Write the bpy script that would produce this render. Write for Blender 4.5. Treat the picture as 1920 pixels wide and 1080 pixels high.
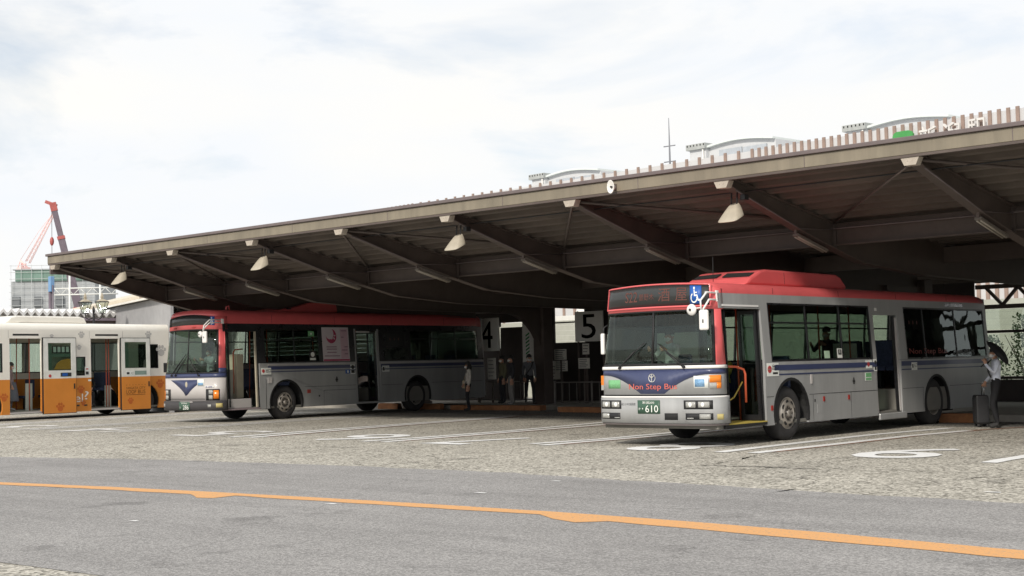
import bpy, bmesh, math, random
from mathutils import Vector, Matrix
random.seed(7)
for o in list(bpy.data.objects): bpy.data.objects.remove(o, do_unlink=True)
scene = bpy.context.scene
COL = scene.collection
R = math.radians

# ------------------------------------------------------------------ camera
FPX, YAW, PIT, ROL, CAMH = 2625.36, .7454, .0537, -.0229, 1.5
_F = Vector((-math.sin(YAW)*math.cos(PIT), math.cos(YAW)*math.cos(PIT), math.sin(PIT)))
_R0 = Vector((math.cos(YAW), math.sin(YAW), 0)); _U0 = _R0.cross(_F)
_R = _R0*math.cos(ROL) + _U0*math.sin(ROL); _U = _U0*math.cos(ROL) - _R0*math.sin(ROL)
cd = bpy.data.cameras.new('camera'); cam = bpy.data.objects.new('camera', cd); COL.objects.link(cam)
M = Matrix((_R, _U, -_F)).transposed().to_4x4(); M.translation = (0, 0, CAMH); cam.matrix_world = M
cd.sensor_width = 36; cd.lens = 36*FPX/1920; cd.clip_start = .1; cd.clip_end = 4000
scene.camera = cam
def ray(u, v): return _F + _R*((u-960)/FPX) + _U*((540-v)/FPX)
def gp(u, v, z=0):                       # point of the ground seen at a pixel of the photograph
    d = ray(u, v); t = (z-CAMH)/d.z; return Vector((0, 0, CAMH)) + d*t
def dp(u, v, d): return Vector((0, 0, CAMH)) + ray(u, v)*d

# ------------------------------------------------------------------ sky, sun, exposure
SUN_DIR = Vector((.30, -1.0, .66)).normalized()          # towards the sun
elev = math.asin(SUN_DIR.z); azim = math.atan2(SUN_DIR.x, SUN_DIR.y)
world = bpy.data.worlds.new('World'); scene.world = world; world.use_nodes = True
nt = world.node_tree; nt.nodes.clear()
out = nt.nodes.new('ShaderNodeOutputWorld'); bg = nt.nodes.new('ShaderNodeBackground')
sky = nt.nodes.new('ShaderNodeTexSky'); sky.sky_type = 'NISHITA'; sky.sun_disc = False
sky.sun_elevation = elev; sky.sun_rotation = azim; sky.air_density = 1.0; sky.dust_density = 2.0
tc = nt.nodes.new('ShaderNodeTexCoord'); mp = nt.nodes.new('ShaderNodeMapping')
mp.inputs['Scale'].default_value = (1.0, 1.0, 3.4); mp.inputs['Rotation'].default_value = (0, 0, R(20))
n1 = nt.nodes.new('ShaderNodeTexNoise'); n1.inputs['Scale'].default_value = 2.6; n1.inputs['Detail'].default_value = 7; n1.inputs['Roughness'].default_value = .58; n1.inputs['Distortion'].default_value = .5
cr = nt.nodes.new('ShaderNodeValToRGB'); cr.color_ramp.elements[0].position = .28; cr.color_ramp.elements[1].position = .47
cr.color_ramp.elements[0].color = (.38, .38, .38, 1)
n2 = nt.nodes.new('ShaderNodeTexNoise'); n2.inputs['Scale'].default_value = 4.0; n2.inputs['Detail'].default_value = 5
cr2 = nt.nodes.new('ShaderNodeValToRGB'); cr2.color_ramp.elements[0].position = .3; cr2.color_ramp.elements[1].position = .7
cr2.color_ramp.elements[0].color = (6.3, 6.55, 6.9, 1); cr2.color_ramp.elements[1].color = (6.95, 6.85, 6.62, 1)
mx = nt.nodes.new('ShaderNodeMixRGB')
L = nt.links.new
L(tc.outputs['Generated'], mp.inputs['Vector']); L(mp.outputs[0], n1.inputs['Vector']); L(mp.outputs[0], n2.inputs['Vector'])
L(n1.outputs['Fac'], cr.inputs[0]); L(n2.outputs['Fac'], cr2.inputs[0])
L(cr.outputs[0], mx.inputs['Fac']); L(sky.outputs[0], mx.inputs[1]); L(cr2.outputs[0], mx.inputs[2])
L(mx.outputs[0], bg.inputs[0]); bg.inputs[1].default_value = .10; L(bg.outputs[0], out.inputs[0])
sd = bpy.data.lights.new('sun', 'SUN'); sd.energy = 2.2; sd.angle = R(6); sd.color = (1, .93, .83)
so = bpy.data.objects.new('sun', sd); COL.objects.link(so)
so.rotation_euler = (-SUN_DIR).to_track_quat('-Z', 'Y').to_euler(); so.location = SUN_DIR*60
vs = scene.view_settings; vs.view_transform = 'Standard'; vs.look = 'None'; vs.exposure = .55; vs.gamma = 1; vs.use_curve_mapping = False
scene.cycles.max_bounces = 8; scene.cycles.transparent_max_bounces = 24; scene.cycles.use_denoising = True
scene.cycles.caustics_reflective = False; scene.cycles.caustics_refractive = False

# ------------------------------------------------------------------ helpers
def S(r, g, b):
    f = lambda c: c/12.92 if c <= .04045 else ((c+.055)/1.055)**2.4
    return (f(r/255), f(g/255), f(b/255))
MATS = {}
def mat(name, col, rough=.5, metal=0, var=.12, scale=3., bump=0, bscale=40., coat=0, emit=None, streak=False, spec=.5):
    if name in MATS: return MATS[name]
    m = bpy.data.materials.new(name); m.use_nodes = True; t = m.node_tree; b = t.nodes['Principled BSDF']
    b.inputs['Roughness'].default_value = rough; b.inputs['Metallic'].default_value = metal
    b.inputs['Coat Weight'].default_value = coat; b.inputs['Coat Roughness'].default_value = .08
    b.inputs['Specular IOR Level'].default_value = spec
    tc = t.nodes.new('ShaderNodeTexCoord'); no = t.nodes.new('ShaderNodeTexNoise'); no.inputs['Scale'].default_value = scale
    no.inputs['Detail'].default_value = 6; no.inputs['Roughness'].default_value = .65
    if streak:
        mp = t.nodes.new('ShaderNodeMapping'); mp.inputs['Scale'].default_value = (1, 1, .12)
        t.links.new(tc.outputs['Object'], mp.inputs[0]); t.links.new(mp.outputs[0], no.inputs['Vector'])
    else: t.links.new(tc.outputs['Object'], no.inputs['Vector'])
    rp = t.nodes.new('ShaderNodeValToRGB'); rp.color_ramp.elements[0].position = .3; rp.color_ramp.elements[1].position = .72
    rp.color_ramp.elements[0].color = tuple(c*(1-var) for c in col)+(1,); rp.color_ramp.elements[1].color = tuple(min(1, c*(1+var)) for c in col)+(1,)
    t.links.new(no.outputs['Fac'], rp.inputs[0]); t.links.new(rp.outputs[0], b.inputs['Base Color'])
    mr = t.nodes.new('ShaderNodeMapRange'); mr.inputs['To Min'].default_value = max(.02, rough-.1); mr.inputs['To Max'].default_value = min(1, rough+.12)
    t.links.new(no.outputs['Fac'], mr.inputs['Value']); t.links.new(mr.outputs[0], b.inputs['Roughness'])
    if bump:
        n2 = t.nodes.new('ShaderNodeTexNoise'); n2.inputs['Scale'].default_value = bscale; n2.inputs['Detail'].default_value = 4
        t.links.new(tc.outputs['Object'], n2.inputs['Vector']); bp = t.nodes.new('ShaderNodeBump'); bp.inputs['Strength'].default_value = bump; bp.inputs['Distance'].default_value = .02
        t.links.new(n2.outputs['Fac'], bp.inputs['Height']); t.links.new(bp.outputs[0], b.inputs['Normal'])
    if emit: b.inputs['Emission Color'].default_value = emit+(1,); b.inputs['Emission Strength'].default_value = 1
    MATS[name] = m; return m
def glass(name, tint, refl=.05, gloss_rough=.02):
    m = bpy.data.materials.new(name); m.use_nodes = True; t = m.node_tree; t.nodes.clear()
    o = t.nodes.new('ShaderNodeOutputMaterial'); mi = t.nodes.new('ShaderNodeMixShader'); tr = t.nodes.new('ShaderNodeBsdfTransparent'); gl = t.nodes.new('ShaderNodeBsdfGlossy')
    lw = t.nodes.new('ShaderNodeLayerWeight'); lw.inputs['Blend'].default_value = .5
    pw = t.nodes.new('ShaderNodeMath'); pw.operation = 'POWER'; pw.inputs[1].default_value = 5; t.links.new(lw.outputs['Facing'], pw.inputs[0])
    fr = t.nodes.new('ShaderNodeMath'); fr.operation = 'MULTIPLY_ADD'; fr.inputs[1].default_value = .95; fr.inputs[2].default_value = refl; t.links.new(pw.outputs[0], fr.inputs[0])
    tc = t.nodes.new('ShaderNodeTexCoord'); no = t.nodes.new('ShaderNodeTexNoise'); no.inputs['Scale'].default_value = 2.2; no.inputs['Detail'].default_value = 1
    t.links.new(tc.outputs['Object'], no.inputs['Vector']); bp = t.nodes.new('ShaderNodeBump'); bp.inputs['Strength'].default_value = .06; bp.inputs['Distance'].default_value = .05
    t.links.new(no.outputs['Fac'], bp.inputs['Height']); t.links.new(bp.outputs[0], gl.inputs['Normal'])
    tr.inputs[0].default_value = tint+(1,); gl.inputs['Roughness'].default_value = gloss_rough; gl.inputs[0].default_value = (.9, .95, .93, 1)
    t.links.new(fr.outputs[0], mi.inputs[0]); t.links.new(tr.outputs[0], mi.inputs[1]); t.links.new(gl.outputs[0], mi.inputs[2]); t.links.new(mi.outputs[0], o.inputs[0])
    MATS[name] = m; return m

def link(o, parent=None):
    COL.objects.link(o)
    if parent is not None: o.parent = parent
    return o
def tag(o, label=None, cat=None, group=None, kind=None):
    if label: o['label'] = label
    if cat: o['category'] = cat
    if group: o['group'] = group
    if kind: o['kind'] = kind
    return o
def empty(name, loc=(0, 0, 0), rz=0, parent=None):
    o = bpy.data.objects.new(name, None); o.location = loc; o.rotation_euler = (0, 0, rz); o.empty_display_size = .2
    return link(o, parent)
class MB:
    """collects shapes; build() links them as one mesh object"""
    def __init__(s, deform=None): s.v = []; s.f = []; s.fm = []; s.sm = []; s.d = deform; s.cur = 0
    def face(s, f, smooth=False): s.f.append(f); s.fm.append(s.cur); s.sm.append(smooth)
    def box(s, x0, x1, y0, y1, z0, z1, n=(1, 1, 1)):
        if x0 > x1: x0, x1 = x1, x0
        if y0 > y1: y0, y1 = y1, y0
        if z0 > z1: z0, z1 = z1, z0
        nx, ny, nz = n
        lo = (x0, y0, z0); hi = (x1, y1, z1)
        def sheet(ax, val, flip):
            a, b = [(1, 2), (2, 0), (0, 1)][ax]; na, nb = n[a], n[b]; base = len(s.v)
            for i in range(na+1):
                for j in range(nb+1):
                    p = [0, 0, 0]; p[ax] = val; p[a] = lo[a]+(hi[a]-lo[a])*i/na; p[b] = lo[b]+(hi[b]-lo[b])*j/nb; s.v.append(tuple(p))
            for i in range(na):
                for j in range(nb):
                    q = [base+i*(nb+1)+j, base+(i+1)*(nb+1)+j, base+(i+1)*(nb+1)+j+1, base+i*(nb+1)+j+1]
                    s.face(q[::-1] if flip else q)
        for ax in range(3): sheet(ax, lo[ax], True); sheet(ax, hi[ax], False)
        return s
    def obox(s, c, ax, hx, hy, hz):        # oriented box, ax = 3 unit vectors
        c = Vector(c); b = len(s.v)
        for sx in (-1, 1):
            for sy in (-1, 1):
                for sz in (-1, 1): s.v.append(tuple(c+ax[0]*hx*sx+ax[1]*hy*sy+ax[2]*hz*sz))
        for f in ((0, 1, 3, 2), (4, 6, 7, 5), (0, 4, 5, 1), (2, 3, 7, 6), (0, 2, 6, 4), (1, 5, 7, 3)): s.face([b+i for i in f])
        return s
    def bar(s, p, q, w, h, up=(0, 0, 1)):
        p, q = Vector(p), Vector(q); d = (q-p); l = d.length; d.normalize(); up = Vector(up)
        sd = d.cross(up)
        if sd.length < 1e-4: sd = d.cross(Vector((1, 0, 0)))
        sd.normalize(); u = sd.cross(d)
        return s.obox((p+q)/2, (d, sd, u), l/2, w/2, h/2)
    def tube(s, pts, r, n=8, cap=True):
        pts = [Vector(p) for p in pts]; rr = r if isinstance(r, (list, tuple)) else [r]*len(pts); b = len(s.v); pu = None
        for i, p in enumerate(pts):
            d = (pts[min(i+1, len(pts)-1)]-pts[max(i-1, 0)]).normalized()
            if pu is None: pu = d.orthogonal().normalized()
            u = (pu-d*pu.dot(d)); u = u.normalized() if u.length > 1e-5 else d.orthogonal().normalized(); pu = u; w = d.cross(u)
            for k in range(n): a = 2*math.pi*k/n; s.v.append(tuple(p+(u*math.cos(a)+w*math.sin(a))*rr[i]))
        for i in range(len(pts)-1):
            for k in range(n): s.face([b+i*n+k, b+i*n+(k+1) % n, b+(i+1)*n+(k+1) % n, b+(i+1)*n+k], True)
        if cap: s.face([b+k for k in range(n)][::-1]); e = b+(len(pts)-1)*n; s.face([e+k for k in range(n)])
        return s
    def lathe(s, prof, c, axis='z', n=24, smooth=True, closed=False):   # prof: (radius, along axis)
        b = len(s.v); c = Vector(c)
        for r, h in prof:
            for k in range(n):
                a = 2*math.pi*k/n; q = {'z': (r*math.cos(a), r*math.sin(a), h), 'x': (h, r*math.cos(a), r*math.sin(a)), 'y': (r*math.sin(a), h, r*math.cos(a))}[axis]
                s.v.append(tuple(c+Vector(q)))
        m = len(prof)
        for i in range(m if closed else m-1):
            j = (i+1) % m
            for k in range(n): s.face([b+i*n+k, b+i*n+(k+1) % n, b+j*n+(k+1) % n, b+j*n+k], smooth)
        return s
    def prism(s, poly, fn, t0, t1):        # poly 2-D points; fn(a, b, t) -> 3-D
        b = len(s.v); n = len(poly)
        for t in (t0, t1):
            for p in poly: s.v.append(tuple(fn(p[0], p[1], t)))
        s.face([b+i for i in range(n)]); s.face([b+n+i for i in range(n)][::-1])
        for i in range(n): s.face([b+i, b+n+i, b+n+(i+1) % n, b+(i+1) % n])
        return s
    def sphere(s, c, rx, ry, rz, n=12, m=8, h0=-1., h1=1.):
        b = len(s.v)
        for i in range(m+1):
            t = math.asin(h0)+(math.asin(h1)-math.asin(h0))*i/m
            for k in range(n): a = 2*math.pi*k/n; s.v.append((c[0]+rx*math.cos(t)*math.cos(a), c[1]+ry*math.cos(t)*math.sin(a), c[2]+rz*math.sin(t)))
        for i in range(m):
            for k in range(n): s.face([b+i*n+k, b+i*n+(k+1) % n, b+(i+1)*n+(k+1) % n, b+(i+1)*n+k], True)
        return s
    def mesh(s, name, mats):
        v = [s.d(*p) for p in s.v] if s.d else s.v
        me = bpy.data.meshes.new(name); me.from_pydata([tuple(p) for p in v], [], s.f)
        for m in (mats if isinstance(mats, (list, tuple)) else [mats]): me.materials.append(m)
        me.polygons.foreach_set('material_index', s.fm); me.polygons.foreach_set('use_smooth', s.sm)
        bm = bmesh.new(); bm.from_mesh(me); bmesh.ops.remove_doubles(bm, verts=bm.verts, dist=1e-5); bmesh.ops.recalc_face_normals(bm, faces=bm.faces); bm.to_mesh(me); bm.free()
        me.update(); return me
    def build(s, name, mats, parent=None, bevel=0):
        o = bpy.data.objects.new(name, s.mesh(name, mats)); link(o, parent)
        if bevel:
            md = o.modifiers.new('bevel', 'BEVEL'); md.width = bevel; md.segments = 2; md.limit_method = 'ANGLE'; md.angle_limit = R(50)
        return o
def inst(o, parent=None, loc=None):
    c = o.copy(); COL.objects.link(c); c.parent = parent
    if loc is not None: c.location = loc
    return c
def copy_tree(o, parent=None):
    c = o.copy(); COL.objects.link(c); c.parent = parent
    for ch in list(o.children): copy_tree(ch, c)
    return c
def text2d(body, depth=0, bold=0):
    cu = bpy.data.curves.new('t', 'FONT'); cu.body = body; cu.extrude = depth; cu.resolution_u = 3; cu.offset = bold
    o = bpy.data.objects.new('t', cu); COL.objects.link(o); bpy.context.view_layer.update()
    me = bpy.data.meshes.new_from_object(o.evaluated_get(bpy.context.evaluated_depsgraph_get()))
    bpy.data.objects.remove(o); bpy.data.curves.remove(cu)
    v = [tuple(p.co) for p in me.vertices]; f = [list(p.vertices) for p in me.polygons]; bpy.data.meshes.remove(me)
    if not v: return [], []
    x0 = min(p[0] for p in v); x1 = max(p[0] for p in v); y0 = min(p[1] for p in v); y1 = max(p[1] for p in v)
    return [((p[0]-x0)/(x1-x0), (p[1]-y0)/(y1-y0), p[2]) for p in v], f
def text(name, body, fn, m, parent=None, depth=0, bold=0):     # fn(u, v, w) places unit-box coordinates
    v, f = text2d(body, depth, bold)
    me = bpy.data.meshes.new(name); me.from_pydata([tuple(fn(*p)) for p in v], [], f); me.materials.append(m)
    return link(bpy.data.objects.new(name, me), parent)

# ------------------------------------------------------------------ ground materials
def ground_mat(name, c0, c1, c2, vscale, nscale, bump, crack=0., streak=None):
    m = bpy.data.materials.new(name); m.use_nodes = True; t = m.node_tree; b = t.nodes['Principled BSDF']; N = t.nodes.new; K = t.links.new
    b.inputs['Roughness'].default_value = .9; b.inputs['Specular IOR Level'].default_value = .25
    tc = N('ShaderNodeTexCoord')
    vo = N('ShaderNodeTexVoronoi'); vo.inputs['Scale'].default_value = vscale; K(tc.outputs['Object'], vo.inputs['Vector'])
    rp = N('ShaderNodeValToRGB'); e = rp.color_ramp.elements; e[0].position = .05; e[0].color = c0+(1,); e[1].position = .9; e[1].color = c2+(1,)
    k = rp.color_ramp.elements.new(.45); k.color = c1+(1,)
    sep = N('ShaderNodeSeparateColor'); K(vo.outputs['Color'], sep.inputs[0]); K(sep.outputs[0], rp.inputs[0])
    big = N('ShaderNodeTexNoise'); big.inputs['Scale'].default_value = .35; big.inputs['Detail'].default_value = 7; big.inputs['Roughness'].default_value = .6; K(tc.outputs['Object'], big.inputs['Vector'])
    br = N('ShaderNodeMapRange'); br.inputs['From Min'].default_value = .3; br.inputs['From Max'].default_value = .7; br.inputs['To Min'].default_value = .88; br.inputs['To Max'].default_value = 1.10; K(big.outputs['Fac'], br.inputs['Value'])
    fine = N('ShaderNodeTexNoise'); fine.inputs['Scale'].default_value = nscale; fine.inputs['Detail'].default_value = 3; K(tc.outputs['Object'], fine.inputs['Vector'])
    fr = N('ShaderNodeMapRange'); fr.inputs['From Min'].default_value = .3; fr.inputs['From Max'].default_value = .7; fr.inputs['To Min'].default_value = .82; fr.inputs['To Max'].default_value = 1.15; K(fine.outputs['Fac'], fr.inputs['Value'])
    mu = N('ShaderNodeMath'); mu.operation = 'MULTIPLY'; K(br.outputs[0], mu.inputs[0]); K(fr.outputs[0], mu.inputs[1])
    val = mu.outputs[0]
    if streak:                            # tyre tracks and drip stains drawn out along the direction of travel
        mp = N('ShaderNodeMapping'); mp.inputs['Scale'].default_value = streak; K(tc.outputs['Object'], mp.inputs[0])
        sn = N('ShaderNodeTexNoise'); sn.inputs['Scale'].default_value = 1.6; sn.inputs['Detail'].default_value = 5; sn.inputs['Roughness'].default_value = .6; sn.inputs['Distortion'].default_value = .4; K(mp.outputs[0], sn.inputs['Vector'])
        sr = N('ShaderNodeMapRange'); sr.inputs['From Min'].default_value = .36; sr.inputs['From Max'].default_value = .56; sr.inputs['To Min'].default_value = .90; sr.inputs['To Max'].default_value = 1.03; K(sn.outputs['Fac'], sr.inputs['Value'])
        sp = N('ShaderNodeTexNoise'); sp.inputs['Scale'].default_value = 1.1; sp.inputs['Detail'].default_value = 3; K(tc.outputs['Object'], sp.inputs['Vector'])
        sq = N('ShaderNodeMapRange'); sq.inputs['From Min'].default_value = .27; sq.inputs['From Max'].default_value = .37; sq.inputs['To Min'].default_value = .68; sq.inputs['To Max'].default_value = 1; K(sp.outputs['Fac'], sq.inputs['Value'])
        m3 = N('ShaderNodeMath'); m3.operation = 'MULTIPLY'; K(sr.outputs[0], m3.inputs[0]); K(sq.outputs[0], m3.inputs[1])
        m4 = N('ShaderNodeMath'); m4.operation = 'MULTIPLY'; K(val, m4.inputs[0]); K(m3.outputs[0], m4.inputs[1]); val = m4.outputs[0]
    if crack:
        wn = N('ShaderNodeTexNoise'); wn.inputs['Scale'].default_value = 1.3; wn.inputs['Detail'].default_value = 5; K(tc.outputs['Object'], wn.inputs['Vector'])
        ad = N('ShaderNodeVectorMath'); ad.operation = 'MULTIPLY_ADD'; K(wn.outputs['Color'], ad.inputs[0]); ad.inputs[1].default_value = (1.2, 1.2, 1.2); K(tc.outputs['Object'], ad.inputs[2])
        vc = N('ShaderNodeTexVoronoi'); vc.feature = 'DISTANCE_TO_EDGE'; vc.inputs['Scale'].default_value = .22; K(ad.outputs[0], vc.inputs['Vector'])
        cm = N('ShaderNodeMapRange'); cm.inputs['From Min'].default_value = .001; cm.inputs['From Max'].default_value = .0045; cm.inputs['To Min'].default_value = 1-crack; cm.inputs['To Max'].default_value = 1; K(vc.outputs['Distance'], cm.inputs['Value'])
        m2 = N('ShaderNodeMath'); m2.operation = 'MULTIPLY'; K(val, m2.inputs[0]); K(cm.outputs[0], m2.inputs[1]); val = m2.outputs[0]
    mc = N('ShaderNodeVectorMath'); mc.operation = 'SCALE'; K(rp.outputs[0], mc.inputs[0]); K(val, mc.inputs['Scale']); K(mc.outputs[0], b.inputs['Base Color'])
    bp = N('ShaderNodeBump'); bp.inputs['Strength'].default_value = bump; bp.inputs['Distance'].default_value = .012; K(vo.outputs['Distance'], bp.inputs['Height']); K(bp.outputs[0], b.inputs['Normal'])
    MATS[name] = m; return m
def paint_mat(name, col, wear=.45, under=(.2, .19, .175), nsc=14):
    m = bpy.data.materials.new(name); m.use_nodes = True; t = m.node_tree; b = t.nodes['Principled BSDF']; N = t.nodes.new; K = t.links.new
    b.inputs['Roughness'].default_value = .8; tc = N('ShaderNodeTexCoord'); n = N('ShaderNodeTexNoise'); n.inputs['Scale'].default_value = nsc; n.inputs['Detail'].default_value = 8; n.inputs['Roughness'].default_value = .75; K(tc.outputs['Object'], n.inputs['Vector'])
    rp = N('ShaderNodeValToRGB'); rp.color_ramp.elements[0].position = wear-.05; rp.color_ramp.elements[0].color = under+(1,); rp.color_ramp.elements[1].position = wear+.05; rp.color_ramp.elements[1].color = col+(1,)
    K(n.outputs['Fac'], rp.inputs[0]); K(rp.outputs[0], b.inputs['Base Color']); MATS[name] = m; return m
G_COARSE = ground_mat('coarse_asphalt', (.16, .15, .128), (.37, .348, .30), (.60, .57, .50), 30, 80, .45, .5, (1.3, .10, 1))
G_SMOOTH = ground_mat('smooth_asphalt', (.20, .194, .189), (.268, .260, .253), (.385, .374, .364), 70, 170, .4, .2, (.10, 1.1, 1))
P_WHITE = paint_mat('white_road_paint', (.80, .80, .79), .36)
P_FADED = paint_mat('faded_white_road_paint', (.76, .75, .73), .41, (.30, .28, .25))
P_ORANGE = paint_mat('orange_road_paint', S(212, 158, 100), .41, (.27, .235, .20), 34)
P_RED = paint_mat('old_red_road_paint', (.36, .17, .10), .47, (.2, .18, .15))

# ------------------------------------------------------------------ setting: ground, road, paint
def sheet(name, pts, z, m, kind='structure', parent=None):
    b = MB(); n = len(pts)
    for p in pts: b.v.append((p[0], p[1], z))
    b.face(list(range(n))); o = b.build(name, m, parent)
    if parent is None: tag(o, kind=kind)
    return o
ground = MB(); ground.v = [(-900, -300, 0), (500, -300, 0), (500, 1100, 0), (-900, 1100, 0)]; ground.face([0, 1, 2, 3])
ground = tag(ground.build('ground', G_COARSE), kind='structure')
edge = [(-120, -10), (-60, 1), (-38, 7.6), (-30, 10.6), (-24.41, 12.5), (-21.9, 13.2), (-19.68, 13.62), (-16.4, 13.97), (-13.11, 14.1), (-11, 13.92), (-9.09, 13.78), (-7.4, 13.64), (-5.76, 13.6), (0, 13.5), (30, 13.3)]
rag = []
for i in range(len(edge)-1):
    a, b_ = Vector(edge[i]), Vector(edge[i+1]); n = max(1, int((b_-a).length/.35)) if a.x > -32 and a.x < -2 else 1
    for k in range(n): p = a.lerp(b_, k/n); rag.append((p.x, p.y+random.uniform(-.07, .07)))
rag.append(edge[-1])
near = [(30, 5.9), (0, 5.7), (-9.35, 5.58), (-10.72, 5.5), (-20, 4.6), (-38, 0), (-60, -6), (-120, -20)]
sheet('road', rag+near, .004, G_SMOOTH)
top = [gp(*q) for q in ((0, 905), (200, 913.5), (362, 921.5), (440, 925.5), (700, 940), (1060, 962), (1300, 979.5), (1500, 996), (1920, 1034))]
bot = [gp(*q) for q in ((0, 909.5), (200, 919), (356, 927.5), (367, 934.5), (400, 935), (440, 930.5), (700, 947), (1010, 966), (1035, 974), (1080, 980.5), (1140, 979), (1300, 993.5), (1500, 1011), (1920, 1051))]
l0 = top[0]; l1 = bot[0]
tp = [(-60, -4), (-40, 3.6), (-28, 7.3)] + [(p.x, p.y) for p in top] + [(6, 9.2)]
bt = [(6, 8.7)] + [(p.x, p.y) for p in reversed(bot)] + [(-28, 7.1), (-40, 3.4), (-60, -4.2)]
def densify(pts, j):
    o = []
    for i in range(len(pts)-1):
        a, b_ = Vector(pts[i]), Vector(pts[i+1]); n = max(1, int((b_-a).length/.25)) if a.x > -22 and a.x < 0 else 1
        for k in range(n): p = a.lerp(b_, k/n); o.append((p.x, p.y+random.uniform(-j, j)))
    return o+[pts[-1]]
sheet('orange_road_line', densify(tp, .012)+densify(bt, .02), .008, P_ORANGE)
def stripe(name, pts, w, m, z=.008):
    b = MB(); n = len(pts)
    for side in (1, -1):
        for p in (pts if side == 1 else pts[::-1]): b.v.append((p[0]+side*w/2, p[1], z))
    b.face(list(range(2*n))); return tag(b.build(name, m), kind='structure')
def wob(pts):
    o = []
    for i in range(len(pts)-1):
        a, b_ = Vector(pts[i]), Vector(pts[i+1]); n = max(1, int((b_-a).length/.5))
        for k in range(n): p = a.lerp(b_, k/n); o.append((p.x+random.uniform(-.012, .012), p.y))
    return o+[pts[-1]]
BAYS = [((-12.88, 18.75), (-12.97, 21), (-13.02, 24), (-12.7, 26.6)), ((-12.26, 18.78), (-12.22, 21.1), (-12.2, 23.8), (-11.95, 25.8)),
        ((-17.43, 19.3), (-17.15, 21), (-17.25, 25), (-17.3, 31)), ((-16.93, 19.05), (-16.72, 22.8), (-16.75, 26), (-16.8, 31)),
        ((-21.40, 18.65), (-21.23, 20), (-21.25, 22.9), (-21.75, 26.9)), ((-20.80, 18.7), (-20.78, 20), (-20.85, 23), (-20.95, 25.8)),
        ((-25.83, 18.65), (-26.25, 21.6), (-26.7, 25), (-27.0, 29.2)), ((-25.18, 18.7), (-25.7, 21.5), (-26.18, 24.3), (-26.64, 28.5)),
        ((-31.7, 18.9), (-31.95, 22), (-32.3, 25.5), (-32.7, 29)), ((-31.13, 19.1), (-31.35, 22.1), (-31.75, 25.5), (-32.1, 29)),
        ((-35.9, 18.9), (-36.3, 22), (-36.9, 26), (-37.4, 30)), ((-35.32, 19.0), (-35.7, 22), (-36.3, 26), (-36.8, 30)),
        ((-40.2, 19.2), (-40.9, 23.5), (-41.7, 27.5), (-42.2, 31)), ((-39.6, 19.3), (-40.3, 23.5), (-41.1, 27.5), (-41.6, 31)),
        ((-8.26, 18.4), (-8.32, 20), (-8.4, 25))]
for i, b_ in enumerate(BAYS):
    stripe('bay_line', wob(b_), .24, P_WHITE if i < 8 or i == 14 else P_FADED)
for i in (1, 3, 5, 7): stripe('old_red_bay_line', wob([(x+.16, y+.35) for x, y in BAYS[i]]), .09, P_RED, .006)
for p, q in (((-11.95, 25.8), (-10.9, 29.5)), ((-20.95, 25.8), (-22.4, 31)), ((-26.6, 28.6), (-27.6, 31.5))): stripe('old_red_bay_line', wob([p, q]), .12, P_RED)
DIG = [('9', -10.08, 1.35), ('8', -14.33, 1.35), ('7', -19.15, 1.15), ('6', -22.6, 1.5), ('5', -27.6, 1.5), ('4', -33.1, 1.5), ('3', -37.6, 1.5)]
for c, x, w in DIG:       # bay numbers painted on the ground, read from the platform side
    o = text('bay_number_paint', c, lambda u, v, k: (x+w/2-u*w, 20.85-v*2.25, .009), P_WHITE if c in '9876' else P_FADED, bold=.008); tag(o, kind='structure')
M_CRACK = mat('crack_dark', (.03, .028, .026), .95)
def crack(pix, w, seed):
    rnd = random.Random(seed); pts = []; q = [gp(*p) for p in pix]
    for i in range(len(q)-1):
        n = max(1, int((q[i+1]-q[i]).length/.12))
        for k in range(n): p = q[i].lerp(q[i+1], k/n); pts.append((p.x+rnd.uniform(-.04, .04), p.y+rnd.uniform(-.05, .05)))
    up = [(x, y+w*rnd.uniform(.3, 1)) for x, y in pts[1:-1]]; dn = [(x, y-w*rnd.uniform(.3, 1)) for x, y in pts[1:-1]]
    sheet('pavement_crack', [pts[0]]+up+[pts[-1]]+dn[::-1], .0075, M_CRACK)
crack([(1310, 873), (1400, 875), (1480, 878), (1560, 881)], .035, 1); crack([(1335, 871), (1400, 859), (1460, 846)], .02, 2); crack([(1455, 924), (1480, 920), (1510, 915)], .022, 3)
crack([(590, 838), (640, 839), (680, 840)], .03, 4); crack([(1790, 900), (1850, 895), (1915, 893)], .02, 5); crack([(240, 838), (262, 840), (285, 839)], .03, 6); crack([(100, 884), (250, 876), (420, 868)], .012, 7)
for k_, (u_, v_, w_) in enumerate(((900, 925, .16), (1042, 903, .13), (620, 946, .14), (250, 978, .1), (1860, 924, .2))):
    p_ = gp(u_, v_); sheet('paint_fleck', [(p_.x-w_/2, p_.y-.03), (p_.x+w_/2, p_.y-.01), (p_.x+w_*.4, p_.y+.05), (p_.x-w_*.3, p_.y+.04)], .0085, P_WHITE)
PATCH = ground_mat('dark_asphalt', (.10, .095, .085), (.2, .19, .17), (.34, .33, .3), 30, 80, .5, .4)  # asphalt in darker tones than the bay surface, for the platform lane
sheet('platform_lane', [(-48, 31.4), (-30, 30.4), (-20, 28.4), (-8, 26.4), (8, 26.2), (8, 33.5), (-48, 33.5)], .003, PATCH)

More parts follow.
